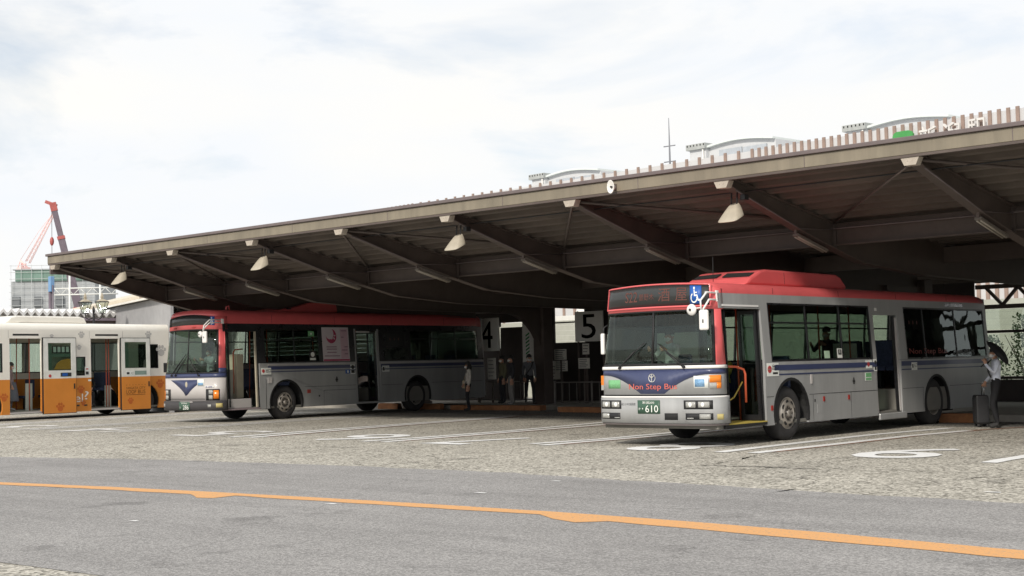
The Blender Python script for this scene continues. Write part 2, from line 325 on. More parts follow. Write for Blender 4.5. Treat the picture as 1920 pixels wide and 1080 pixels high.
# ------------------------------------------------------------------ common materials
M_FASCIA = mat('fascia_beige_paint', S(126, 118, 103), .55, var=.2, scale=3.2, streak=True)
M_GUTTER = mat('gutter_grey', S(104, 94, 94), .6, var=.15)
M_STEEL = mat('brown_painted_steel', S(86, 76, 71), .6, var=.2, scale=2, bump=.1)
M_DECK = mat('rusty_brown_deck', S(94, 85, 78), .75, var=.24, scale=1.1, bump=.15)
M_BRACKET = mat('pale_bracket_paint', S(170, 161, 149), .6, var=.15, scale=8)
M_ROOFTOP = mat('roof_top_sheet', (.3, .29, .28), .6)
M_DARK = mat('dark_hoarding', S(58, 52, 50), .8, var=.2)
M_CONC = mat('concrete', S(150, 146, 138), .9, var=.18, scale=2, bump=.2)
M_KERB = mat('orange_kerb_paint', S(150, 102, 66), .8, var=.3, scale=5, bump=.2)
M_WHITE = mat('white_paint', (.74, .73, .70), .5, var=.06)
M_BLACK = mat('black_plastic', (.018, .018, .02), .5, var=.2)
M_RUBBER = mat('tyre_rubber', (.03, .029, .03), .85, var=.25, scale=9)
M_CHROME = mat('bright_metal', (.62, .62, .63), .25, metal=1, var=.1)
M_LAMP = mat('lamp_shell', S(176, 168, 152), .45, var=.1, scale=6)
M_TUBE = mat('unlit_lamp_tube', S(168, 160, 148), .4, var=.05)
M_PAPER = mat('notice_paper', (.72, .7, .64), .85, var=.1, scale=9)
M_INK = mat('sign_ink', (.02, .02, .022), .6, var=.1)
M_SIGNB = mat('sign_board', (.82, .82, .78), .6, var=.06)

# ------------------------------------------------------------------ canopy
BX = [-37.3, -34.26, -31.31, -27.88, -24.53, -21.06, -17.59, -14.04, -10.42, -6.9, -3.4, .1, 3.6]
XL, XR, YF = -37.55, 6.0, 20.74
canopy = empty('terminal_canopy', (0, 0, 0)); tag(canopy, 'long beige edged bus terminal canopy roof with brown steel beams', 'canopy')
def deck_z(y): return 4.74-.155*(y-20.8) if y < 24.6 else 4.151-.045*(y-24.6)
b = MB(); prof = []
y = 20.8; k = 0
while y < 39:
    for dy, up in ((0, 0), (.12, 0), (.17, 1), (.39, 1)): prof.append((y+dy, deck_z(y+dy)+(.13 if up else 0)))
    y += .44
pts = prof+[(p[0], p[1]+.03) for p in prof[::-1]]
b.prism(pts, lambda a, c, t: (t, a, c), XL+.1, XR); b.build('roof_deck', M_DECK, canopy)
MB().box(XL+.1, XR, 20.82, 39.2, 4.90, 4.95).build('roof_sheet', M_ROOFTOP, canopy)
MB().box(XL, XR, YF, YF+.06, 4.70, 4.912).build('fascia', M_FASCIA, canopy, .008)
MB().box(XL-.04, XR, YF-.05, YF+.1, 4.915, 4.985).build('gutter_strip', M_GUTTER, canopy, .01)
MB().box(XL+.02, XR, YF+.004, YF+.09, 4.655, 4.697).build('fascia_lip', M_STEEL, canopy)
MB().box(XL-.003, XL+.06, YF+.065, 39.2, 4.40, 4.91).build('end_fascia', M_GUTTER, canopy)
for xr in (XL+.35,):   # raking verge under the free end
    MB().prism([(20.86, 4.5), (24.6, 3.62), (39, 3.2), (39, 4.3), (20.86, 4.76)], lambda a, c, t: (t, a, c), XL+.06, XL+.1).build('verge_board', M_STEEL, canopy)
def beam_mesh():
    b = MB(); w = .012
    web = [(20.84, 4.60), (23.3, 3.90), (24.4, 3.64), (25.6, 3.38), (28, 3.22), (35.2, 3.12), (35.2, 3.9), (24.6, 4.10), (20.84, 4.735)]
    b.prism(web, lambda a, c, t: (t, a, c), -w, w)
    for j in range(5): b.bar((0,)+web[j], (0,)+web[j+1], .2, .022)
    for j in ((7, 8), (6, 7)): b.bar((0,)+web[j[0]], (0,)+web[j[1]], .2, .022)
    b.box(-.095, .095, 24.55, 24.57, 3.62, 4.1)
    return b.mesh('beam', M_STEEL)
bm_ = beam_mesh()
brk = MB(); brk.prism([(-.16, .0), (.16, .0), (.10, -.125), (-.10, -.125)], lambda a, c, t: (a, t, c), 0, .16)
brk.box(-.05, -.03, -.006, 0, -.06, -.04); brk.box(.03, .05, -.006, 0, -.06, -.04); brk = brk.mesh('bracket', M_BRACKET)
for x in BX:
    o = bpy.data.objects.new('beam', bm_); link(o, canopy); o.location.x = x
    o = bpy.data.objects.new('bracket', brk); link(o, canopy); o.location = (x, YF+.02, 4.652)
g_ = MB(); g_.box(XL+.3, XR, 24.602, 24.63, 3.70, 4.09); g_.box(XL+.3, XR, 24.52, 24.71, 3.675, 3.698); g_.box(XL+.3, XR, 24.585, 24.69, 4.092, 4.11); g_.build('girder', M_STEEL, canopy)
MB().box(XL+.3, XR, 29.4, 29.5, 3.5, 3.86).build('girder', M_STEEL, canopy)
for i in range(len(BX)-1):
    MB().box(BX[i]+1.7, BX[i]+1.712, YF-.003, YF-.0005, 4.703, 4.909).build('fascia_joint', M_GUTTER, canopy)
MB().tube([(XL+.5, 24.48, 4.0), (XR, 24.48, 4.0)], .018, 6).build('conduit', M_GUTTER, canopy); MB().tube([(XL+.5, 21.5, 4.52), (XR, 21.5, 4.52)], .012, 6).build('cable', M_BLACK, canopy)
for x in BX[1:9]: MB().tube([(x+.09, 21.1, 4.5), (x+.09, 23.2, 3.93), (x+.09, 24.46, 3.98)], .014, 6).build('conduit', M_GUTTER, canopy)
rod = lambda p, q: MB().tube([p, q], .03, 6).build('brace_rod', M_STEEL, canopy)
for i in (0, 2, 4, 6, 8, 10):
    x = BX[i]
    if i > 0: rod((x-.08, 20.95, 4.58), (BX[i-1]+.1, 24.5, 4.12))
    rod((x+.08, 20.95, 4.62), (BX[i+1]-.1, 24.5, 4.16))
def column(x, y, w, zt):
    c = MB(); c.box(x-w/2, x+w/2, y-w/2, y+w/2, .0, zt); c.box(x-w/2-.05, x+w/2+.05, y-w/2-.05, y+w/2+.05, .0, .2)
    return c.build('column', M_STEEL, canopy, .015)
for x in (-31.31, -24.53, -17.59, -10.42, -37.3, -3.4):
    column(x, 35.4, .46, 3.5)
    k = MB(); arc = [(35.2-1.9*(1-math.cos(a)), 1.75+1.42*math.sin(a)) for a in [i*math.pi/16 for i in range(9)]]
    k.prism(arc+[(33.3, 3.3), (35.2, 3.3)], lambda a, c, t: (x+t, a, c), -.11, .11); k.build('knee_brace', M_STEEL, canopy)
# brown steel post and raking strut standing between the platform roof and the orange bus
pp = empty('steel_post', (dp(270, 600, 57).x, dp(270, 600, 57).y, 0), math.atan2(_R0.y, _R0.x)); tag(pp, 'brown steel post with raking strut rising behind the orange bus', 'post')
M_POST = mat('weathered_post', S(146, 134, 120), .6, var=.25, streak=True)
MB().box(-.15, .15, -.15, .15, 0, 6.2).build('shaft', M_POST, pp, .01); MB().box(-.17, .17, -.17, .17, 3.55, 3.6).build('collar', M_STEEL, pp)
MB().bar((.18, 0, 4.95), (2.2, 0, 3.0), .2, .26, (0, 1, 0)).build('raking_strut', M_STEEL, pp)

# hanging floodlights
def floodlight():
    root = empty('floodlight')
    sh = MB(); rows = []; tl = R(24)
    for t in (0, .04, .18, .4, .62, .82, .95, 1.0):          # dome: small flat crown down to a wide rectangular mouth, tilted into the bay
        hx = .07+.135*min(1, (t/.85))**.75; hy = .055+.12*min(1, (t/.85))**.75; z = .15-.30*t; rowp = []
        for q in range(20):
            a = 2*math.pi*q/20; ca, sa = math.cos(a), math.sin(a); e_ = .55
            x = hx*(abs(ca)**e_)*(1 if ca > 0 else -1)*(1.06 if t > .93 else 1); y = hy*(abs(sa)**e_)*(1 if sa > 0 else -1)*(1.06 if t > .93 else 1)
            rowp.append((x, y*math.cos(tl)+z*math.sin(tl), z*math.cos(tl)+y*math.sin(tl)))
        rows.append(rowp)
    n = 20
    for r_ in rows: sh.v += r_
    for i in range(7):
        for j in range(n): sh.face([i*n+j, i*n+(j+1) % n, (i+1)*n+(j+1) % n, (i+1)*n+j], True)
    sh.face(list(range(n)))
    o = sh.build('lamp_shell', M_LAMP, root); md = o.modifiers.new('s', 'SOLIDIFY'); md.thickness = .01
    g = MB(); g.v = [(a*.95, b_*.95, c*.97) for a, b_, c in rows[6]]; g.face(list(range(n))); g.build('lens', mat('lamp_lens', (.45, .45, .43), .2), root)
    st = MB(); st.tube([(-.06, .05, .1), (-.06, .08, .36)], .014, 6); st.tube([(.06, .05, .1), (.06, .08, .36)], .014, 6); st.box(-.1, .1, .05, .19, .36, .385); st.build('hanger', M_BLACK, root)
    MB().box(.1, .2, .1, .24, .2, .3).build('ballast_box', M_BLACK, root, .01)
    return root
fl = floodlight(); fl.scale = (1.0,)*3
for i, (x, lab) in enumerate(((-34.26, 'pale floodlight hanging under canopy nearest the free left end'), (-27.88, 'pale floodlight under canopy above the left red roofed bus'), (-21.06, 'pale floodlight under canopy midway between the two red roofed buses'), (-14.04, 'pale floodlight under canopy above the right red roofed bus'))):
    o = fl if i == 0 else copy_tree(fl); o.location = (x-.04, 21.15, 4.14); tag(o, lab, 'lamp', 'floodlights under the canopy edge')
def batten():
    root = empty('fluorescent_lamp'); d = Vector((0, 1.1, -.26)).normalized()
    MB().bar((0, 23.2, 3.82), (0, 24.3, 3.56), .13, .05).build('housing', mat('lamp_housing', S(112, 105, 98), .5), root, .006)
    for s in (-.035, .035): MB().tube([Vector((s, 23.24, 3.775)), Vector((s, 24.26, 3.535))], .016, 8).build('tube', M_TUBE, root)
    MB().bar((0, 23.22, 3.92), (0, 23.22, 3.83), .05, .05, (0, 1, 0)).build('stem', M_STEEL, root)
    return root
ba = batten()
nth = ['leftmost unlit strip lamp on canopy beam', 'second unlit strip lamp from the free left end', 'third unlit strip lamp from the free left end', 'fourth unlit strip lamp from the left, above left bus rear', 'unlit strip lamp on beam between the two red roofed buses', 'unlit strip lamp on beam just left of right bus', 'unlit strip lamp on beam over right bus roof', 'rightmost unlit strip lamp on canopy beam']
for i, x in enumerate(BX[1:9]):
    o = ba if i == 0 else copy_tree(ba); o.location.x = x; tag(o, nth[i], 'lamp', 'strip lamps on the canopy beams')
hs = empty('horn_speaker', (-16.42, 20.66, 4.78)); tag(hs, 'small white horn speaker fixed to the beige fascia', 'speaker')
h = MB(); h.lathe([(.03, .06), (.05, -.01), (.1, -.06), (.105, -.075), (.09, -.07), (.03, -.02), (.0, -.02)], (0, 0, 0), 'y', 16); h.v = [(a*.8, b_, c*1.25) for a, b_, c in h.v]; h.build('horn', M_WHITE, hs)
MB().tube([(.0, -.03, 0), (.0, -.065, 0)], .02, 8).build('driver_cap', M_BLACK, hs); MB().box(-.03, .03, .05, .08, -.06, .06).build('mount', M_STEEL, hs)

# ------------------------------------------------------------------ islands, kerbs, wheel stops
isl = MB(); isl.box(-60, 8, 33.6, 41, 0, .12); tag(isl.build('platform_island', M_CONC), kind='structure')
def kerb(x0, x1, y0, y1, lab):
    root = MB(); n = max(1, int((x1-x0)/.62)); ln = (x1-x0)/n
    e = empty('kerb', ((x0+x1)/2, (y0+y1)/2, 0)); tag(e, lab, 'kerb', 'orange painted platform kerbs')
    for i in range(n):
        s = MB(); a = x0+i*ln-(x0+x1)/2; ya = (y0+(y1-y0)*i/n)-(y0+y1)/2; s.box(a+.006, a+ln-.006, ya, ya+.3, 0, .16); s.build('kerb_stone', M_KERB, e, .015)
    return e
kerb(-33.2, -29.2, 32.8, 32.8, 'orange kerb below sign four behind the left bus')
kerb(-27.7, -20.4, 31.9, 31.1, 'orange kerb below sign five left of the right bus')
kerb(-11.4, -9.0, 28.75, 28.5, 'orange kerb behind the rear of the right bus')
for i, (x0, x1, ya, yb, zt) in enumerate(((-33.2, -29.2, 33.1, 33.6, .155), (-27.7, -20.4, 32.2, 33.6, .155), (-14.5, -9.0, 29.3, 33.6, .155))):
    tag(MB().box(x0, x1, ya, yb, 0, zt-.006).build('platform_island', M_CONC), kind='structure')
def stop(x, y, w, rz, lab):
    e = empty('wheel_stop', (x, y, 0), rz); tag(e, lab, 'wheel stop', 'orange wheel stop blocks')
    b = MB(); b.prism([(-.13, 0), (.13, 0), (.09, .2), (-.09, .2)], lambda a, c, t: (t, a, c), -w/2, w/2); b.build('block', M_KERB, e, .015)
    b = MB(); b.box(-w/2+.1, -w/2+.16, -.1, .1, .2, .21); b.box(w/2-.16, w/2-.1, -.1, .1, .2, .21); b.build('anchor', M_STEEL, e)
stop(-34.45, 33.15, .95, .08, 'orange wheel stop block behind left bus rear wheel')
stop(-36.6, 33.2, .95, .08, 'orange wheel stop block seen beneath the left bus')
stop(-13.5, 29.0-.2, .9, .02, 'orange wheel stop block behind right bus rear wheel')

# railing on the platform
def railing(x0, x1, y, lab):
    e = empty('railing', ((x0+x1)/2, y, .12)); tag(e, lab, 'railing', 'platform railings'); h = (x1-x0)/2
    m = mat('railing_grey', S(120, 116, 112), .5, var=.2)
    for z in (.12, .74): MB().tube([(-h, 0, z), (h, 0, z)], .02, 6).build('rail', m, e)
    n = int((x1-x0)/.3); p = MB().tube([(0, 0, .12), (0, 0, .74)], .011, 6).mesh('picket', m); q = MB().tube([(0, 0, 0), (0, 0, .78)], .028, 8).mesh('post', m)
    for i in range(n+1):
        o = bpy.data.objects.new('post' if i % 5 == 0 else 'picket', q if i % 5 == 0 else p); link(o, e); o.location.x = -h+(x1-x0)*i/n
railing(-29.4, -24.2, 33.75, 'grey picket railing on platform beneath number five sign')
railing(-34.9, -31.3, 36.0, 'grey picket railing on platform behind the waiting passengers')
railing(-13.4, -8.6, 33.0, 'dark picket railing behind the traveller with suitcase')

# numbered signs and notice boards
def numbered(x0, x1, z0, z1, y, d, lab):
    e = empty('bay_sign', ((x0+x1)/2, y, .12)); tag(e, lab, 'sign', 'numbered bay signs'); cx = (x0+x1)/2; w = x1-x0
    MB().box(-w/2, w/2, 0, .06, z0-.12, z1-.12).build('board', M_SIGNB, e, .008)
    text('numeral', d, lambda u, v, k: (-w*.26+u*w*.52, -.005, z0-.12+(z1-z0)*(.1+.8*v)), M_INK, e, .003)
    for s in (-1, 1): MB().tube([(s*(w/2-.06), .09, 0), (s*(w/2-.06), .09, z1-.1)], .03, 8).build('post', M_STEEL, e)
numbered(-30.48, -29.28, 2.17, 3.18, 36.1, '5', 'white square sign with black number five above the railing')
numbered(-35.25, -34.08, 1.95, 3.13, 36.15, '4', 'white square sign with black number four beside left bus rear')
def notice(x, y, w, z0, z1, lab, lines=5):
    e = empty('notice_board', (x, y, .12)); tag(e, lab, 'notice board', 'timetable notices on the platform'); z0 -= .12; z1 -= .12
    MB().box(-w/2, w/2, 0, .02, z0, z1).build('sheet', M_PAPER, e)
    ln = MB()
    for i in range(lines):
        z = z1-(z1-z0)*(i+.7)/(lines+.6); ln.box(-w*.4, w*(.15+.25*random.random()), -.004, -.001, z-.012, z+.012)
    ln.build('print', mat('faint_print', (.18, .18, .18), .8), e)
    MB().box(-.03, .03, .025, .07, 0, z1).build('post', M_STEEL, e)
notice(-31.16, 36.1, .54, 1.58, 1.94, 'small timetable sheet, upper of two left of sign five')
notice(-31.17, 36.14, .56, 1.19, 1.55, 'small timetable sheet, lower of two left of sign five')
notice(-30.04, 36.0, .48, 1.27, 1.62, 'small timetable sheet on post below number five sign')
notice(-29.95, 36.0, .28, 1.74, 2.10, 'narrow black and white notice hanging under number five sign', 3)
notice(-34.35, 36.05, .4, .95, 1.7, 'dim notice sheet below number four sign')
notice(-32.6, 37.2, .9, .9, 1.55, 'yellowish poster board behind waiting man on platform')
bb = empty('banner', (-34.0, 37.7, .12)); tag(bb, 'tall white banner with green diagonal stripes behind the platform', 'banner')
MB().box(-.34, .30, 0, .03, .9, 2.83).build('cloth', M_WHITE, bb); gm = mat('banner_green', (.03, .22, .08), .7)
for i in range(7):
    s = MB(); z = 1.55+i*.13; s.prism([(-.18, z), (0, z+.1), (0, z+.16), (-.18, z+.06)], lambda a, c, t: (a, t, c), -.006, -.001); s.build('stripe', gm, bb)
for s in (-.32, .28): MB().tube([(s, .05, 0), (s, .05, 2.85)], .02, 6).build('pole', M_STEEL, bb)
# dark boarded back wall with openings
bw = empty('back_wall', (0, 38.3, .12)); tag(bw, 'dark boarded wall at the back of the terminal', 'wall')
def boards(x0, x1, z0, z1):
    n = max(1, int((x1-x0)/.9)); w = (x1-x0)/n; me = MB().box(.008, w-.008, 0, .06, z0, z1).mesh('board', M_DARK)
    for i in range(n): o = bpy.data.objects.new('board', me); link(o, bw); o.location.x = x0+i*w
boards(-56, -36.0, 0, 1.95); boards(-56, -36.0, 2.75, 3.3); boards(-36.0, -34.9, 2.9, 3.55); boards(-33.9, -33.3, 0, 3.5); boards(-33.3, -31.9, 0, 2.08); boards(-31.9, -26.6, 0, 3.4); boards(-26.6, -17.4, 2.72, 3.4)
for x in (-53, -49.5, -46, -42.5, -39): MB().box(x-.08, x+.08, .0, .06, 1.955, 2.745).build('wall_post', M_DARK, bw)
hd_ = empty('site_hoarding', (-46, 46, 0)); tag(hd_, 'pale boarded site hoarding seen through the bus windows', 'hoarding'); sd_ = mat('pale_siding', S(176, 178, 168), .7, var=.08)
for k_ in range(15): MB().box(-34, 30, 0, .05, .22*k_+.004, .22*k_+.216).build('siding_board', sd_, hd_)
boards(-34.9, -33.9, 2.95, 3.55); boards(-36.0, -34.9, 0, 2.72)
MB().box(-33.3, -31.9, 0, .06, 2.78, 2.83).build('crossbar', M_DARK, bw)
boards(-9, 6, 0, 3.5)
# glazed bay with a lattice girder to the right
tr = empty('lattice_girder', (0, 38.2, .12)); tag(tr, 'brown zigzag lattice girder over the opening at far right', 'girder')
for z in (2.60, 3.17): MB().box(-17.3, -8.8, -.06, .06, z, z+.12).build('chord', M_STEEL, tr)
n = 9
for i in range(n*2):
    xa = -17.0+i*.46; z0, z1 = (2.7, 3.2) if i % 2 else (3.2, 2.7); MB().bar((xa, 0, z0), (xa+.46, 0, z1), .08, .09, (0, 1, 0)).build('diagonal', M_STEEL, tr)
fr = empty('window_frame', (0, 38.25, .12)); tag(fr, 'dark framed glazed screen behind the traveller at far right', 'window')
for x in (-17.2, -13.6, -10.4): MB().box(x-.1, x+.1, -.07, .07, 0, 2.6).build('mullion', M_STEEL, fr)
for z in (.62, 1.92): MB().box(-17.1, -8.9, -.05, .05, z, z+.08).build('transom', M_DARK, fr)
MB().box(-17.1, -8.9, -.03, .03, 0, .61).build('kick_panel', M_DARK, fr)
G_CLEAR = glass('clear_glass', (.80, .84, .80)); G_TINT = glass('bus_glass', (.58, .65, .60)); G_DARK = glass('dark_bus_glass', (.24, .26, .25)); G_WIND = glass('windscreen_glass', (.72, .79, .74))
for x0, x1 in ((-17.08, -13.72), (-13.48, -10.52)):
    for z0, z1 in ((.71, 1.91), (2.01, 2.59)): MB().box(x0, x1, -.004, .004, z0, z1).build('pane', G_CLEAR, fr)
MB().box(-15.6, -14.2, -.05, -.02, 1.15, 1.72).build('hanging_board', M_DARK, fr)

# ------------------------------------------------------------------ station building behind
M_PANEL = mat('white_wall_panel', (.56, .56, .57), .5, var=.05, scale=.6, streak=True)
M_RIB = mat('brown_rib', S(148, 128, 118), .6, var=.12)
M_VAULT = mat('vault_wall', (.54, .55, .56), .6, var=.05)
M_VROOF = mat('vault_roof', S(210, 216, 214), .5, var=.06)
M_VCOR = mat('cornice_grey', S(160, 163, 161), .6, var=.15)
wd = Vector((1, -.087, 0)).normalized(); wn = Vector((-.087, -1, 0)).normalized()      # wall runs along wd, faces wn
def wallpt(s, off, z): p = Vector((-50, 64.35, 0))+wd*s+wn*off; return Vector((p.x, p.y, z))
st = empty('station_building', wallpt(0, 0, 0), math.atan2(wd.y, wd.x)); tag(st, 'long white station wall with brown vertical ribs above the canopy', 'building')
MB().box(-26, 46, .2, 16, 0, 12.55).build('wall', M_PANEL, st)
MB().box(-26, 46, .201, .4, 12.55, 12.60).build('coping', M_PANEL, st)
MB().box(-26, 46, .05, .19, 2.4, 3.4).build('grey_band', mat('grey_band', S(150, 150, 148), .7, var=.1), st)
rib = MB().box(-.085, .085, .12, .198, 3.6, 12.70).mesh('rib', M_RIB)
s = -26.0
while s < 42:
    o = bpy.data.objects.new('rib', rib); link(o, st); o.location.x = s
    s += .92 if -20.5 < s < 8.2 else .46
def s_at(u, off, v=300):                 # place along the wall seen at pixel column u, off metres in front of it
    d = ray(u, v); p0 = Vector((-50, 64.35, 0))+wn*off; nn = Vector((wn.x, wn.y, 0)); t = p0.dot(nn)/Vector((d.x, d.y, 0)).dot(nn); return (Vector((d.x*t, d.y*t, 0))-p0).dot(wd)
sA, sB = s_at(1675, .2), s_at(1713, .2)
em = empty('station_sign', wallpt(sA, 0, 10.50), math.atan2(wd.y, wd.x)); tag(em, 'green emblem and white station name characters on the ribbed wall', 'sign')
jr = MB(); w_ = sB-sA
jr.prism([(0, 0), (0, 1.62), (.08, 1.76), (.24, 1.82), (w_-.24, 1.82), (w_-.08, 1.76), (w_, 1.62), (w_, 0), (w_-.28, 0), (w_-.28, 1.5), (.28, 1.5), (.28, 0)], lambda a, c, t: (a, t, c), -.2, -.06); jr.build('green_mark', mat('sign_green', S(70, 150, 80), .5), em)
MB().box(.45, w_-.45, -.16, -.08, .6, 1.42).build('white_mark', M_WHITE, em)
wm = mat('sign_white', (.66, .64, .62), .5)
for ch, ua, ub in (('新', 1724, 1757), ('潟', 1768, 1803), ('駅', 1816, 1850)):
    a_, b__ = s_at(ua, .2)-sA, s_at(ub, .2)-sA
    text('character', ch, lambda u, v, k: (a_+u*(b__-a_), -.14-k, .48+v*1.4), wm, em, .07)
def vault(u0, top, lab):
    e = empty('vaulted_roof_unit', wallpt(s_at(u0, -7.2), -7.2, 11.5), math.atan2(wd.y, wd.x)); e.scale = (.62, 1, 1); tag(e, lab, 'roof', 'vaulted roof units on the station')
    h = top-11.5
    MB().box(-3.3, -1.2, 0, 4, 0, h-.15).build('stair_head', M_VAULT, e); MB().box(-3.55, -1.1, -.2, 4.2, h-.15, h+.2).build('cornice', M_VCOR, e)
    t = MB()
    for k in range(6): t.box(-3.4+k*.42, -3.28+k*.42, -.215, -.2, h+.05, h+.16)
    tag(t.build('cornice_bracket', M_BLACK, e), kind='stuff')
    MB().tube([(-1.45, -.12, h-.2), (-1.4, -.12, 0)], .07, 6).build('downpipe', M_WHITE, e)
    arc = [(-1.2+8.2*i/14, h-.16+.24*math.sin(math.pi*(.06+.98*i/14))) for i in range(15)]
    MB().prism([(-1.2, 0)]+arc+[(7.0, 0)], lambda a, c, tt: (a, tt, c), .3, 4).build('end_wall', M_VAULT, e)
    r_ = MB(); r_.prism(arc+[(a, c+.12) for a, c in arc[::-1]], lambda a, c, tt: (a, tt, c), .0, 9); r_.build('vault', M_VROOF, e)
    MB().box(.2, 3.0, .2, .29, 0, h-.35).build('panel', mat('vault_panel', S(168, 174, 180), .5), e); MB().box(3.2, 6.0, .2, .29, 0, h-.4).build('panel', MATS['vault_panel'], e)
vault(1035, 14.45, 'white vaulted roof unit on station, leftmost above the canopy')
vault(1342, 14.65, 'white vaulted roof unit on station, beside the antenna mast')
vault(1648, 14.25, 'white vaulted roof unit on station, behind the green emblem')
am = empty('antenna_mast', wallpt(s_at(1256, -7.5), -7.5, 11.5), 0); tag(am, 'thin grey antenna mast with crossbars above the canopy', 'antenna')
mm = mat('mast_grey', S(120, 122, 128), .5)
MB().tube([(0, 0, 0), (0, 0, 3.2), (0, 0, 5.4)], [.07, .055, .02], 6).build('mast', mm, am)
for z in (2.6, 3.6): MB().tube([(-.45, 0, z), (.45, 0, z)], .035, 6).build('crossbar', mm, am)
kio = empty('kiosk', (-41.0, 48.3, 0), -.05); tag(kio, 'white panelled kiosk seen through the gap beside sign five', 'kiosk')
MB().box(-4, 4, 0, 3, 0, 3.6).build('wall', M_WHITE, kio)
for z in (2.55, 3.0): MB().box(-4, 4, -.012, -.002, z, z+.03).build('seam', M_GUTTER, kio)
MB().sphere((.1, 1.2, 3.6), .7, .7, .75, 12, 6, 0).build('roof_dome', M_WHITE, kio)

# ------------------------------------------------------------------ shrubs beyond the right opening
leafm = mat('leaf_green', (.07, .13, .04), .6, var=.5, scale=9); stemm = mat('stem_brown', (.10, .075, .05), .8)
def shrub(loc, h, w, n, lab, seed):
    rnd = random.Random(seed); e = empty('shrub', loc); tag(e, lab, 'shrub', 'shrubs beyond the glazed screen'); st_ = MB(); lf = MB()
    for i in range(9):
        a = rnd.uniform(0, 6.28); r = rnd.uniform(.3, 1)*w; tip = Vector((r*math.cos(a), r*math.sin(a), h*rnd.uniform(.7, 1)))
        st_.tube([(0, 0, 0), (tip.x*.35, tip.y*.35, tip.z*.5), tip], [.03, .02, .008], 5)
    for i in range(n):
        a = rnd.uniform(0, 6.28); z = rnd.uniform(.15, 1.05)*h; r = w*rnd.random()**.5*(1.05-.45*z/h); c = Vector((r*math.cos(a), r*math.sin(a), z))
        d = Vector((rnd.uniform(-1, 1), rnd.uniform(-1, 1), rnd.uniform(-.3, 1))).normalized(); u = d.orthogonal().normalized(); l = rnd.uniform(.07, .13)
        b0 = len(lf.v); lf.v += [tuple(c), tuple(c+d*l*.5+u*l*.3), tuple(c+d*l), tuple(c+d*l*.5-u*l*.3)]; lf.face([b0, b0+1, b0+2, b0+3])
    st_.build('stem', stemm, e); lf.build('foliage', leafm, e)
shrub((-17.6, 42.5, 0), 2.5, .75, 1300, 'tall loose green shrub behind the glazed screen', 1)
shrub((-16.0, 43.0, 0), 2.1, .9, 1700, 'dense green shrub beside the picture edge behind the glazing', 2)
shrub((-19.3, 43.0, 0), 1.9, .9, 1300, 'low green shrub close to the right bus rear', 3)
shrub((-14.0, 42.0, 0), 2.3, 1.0, 1500, 'broad green shrub furthest right behind the glazing', 4)

# ------------------------------------------------------------------ left background
M_CORR = mat('white_corrugated', (.74, .74, .74), .5, var=.08, streak=True)
pr_ = empty('platform_roof', (-52, 30.5, 0), .02); tag(pr_, 'low platform roof with white corrugated edge behind the orange bus', 'roof')
zz = []; y = -9.0
while y < 9: zz += [(y, 3.80), (y+.17, 3.98)]; y += .34
b = MB(); b.prism(zz+[(a, c+.14) for a, c in zz[::-1]], lambda a, c, t: (t, a, c), -6, .05); b.build('corrugated_sheet', M_CORR, pr_)
MB().box(-.25, -.05, -9, 9, 3.45, 3.78).build('edge_beam', M_STEEL, pr_); MB().box(-.04, .02, -9, 9, 3.66, 3.77).build('gutter', mat('mauve_gutter', S(140, 128, 140), .5), pr_)
for y in (-8, -2.5, 3, 8.5): MB().box(-.6, -.4, y-.1, y+.1, 0, 3.5).build('post', M_STEEL, pr_)
# white sheds behind
pA, pB = dp(265, 548, 67), dp(85, 590, 90); dA = Vector((pA.x-pB.x, pA.y-pB.y, 0)).normalized()
sh = empty('white_shed', (pA.x, pA.y, 0), math.atan2(dA.y, dA.x)); tag(sh, 'long pale corrugated shed with cream eaves behind the platform roof', 'building')
b = MB(); n = 150
for i in range(n): x = -40+56*i/n; b.box(x, x+.373, -.03 if i % 2 else -.07, .2, 0, 4.95)
b.build('corrugated_wall', M_CORR, sh)
MB().prism([(-.3, 4.95), (-.35, 5.1), (.2, 5.34), (9, 6.1), (9, 5.9), (.3, 4.95)], lambda a, c, t: (t, a, c), -41, 17).build('roof', mat('cream_roof', S(206, 196, 178), .6, var=.08), sh)
MB().prism([(-.1, 4.62), (-.1, 4.72), (-3.2, 4.30), (-3.2, 4.22)], lambda a, c, t: (t, a, c), -7.5, 17).build('lean_to_roof', mat('pale_lean_to', S(226, 222, 214), .6), sh)
MB().box(-7.3, 16.8, -2.9, -2.8, 0, 4.22).build('lean_to_wall', mat('shade_wall', S(150, 150, 152), .8), sh)
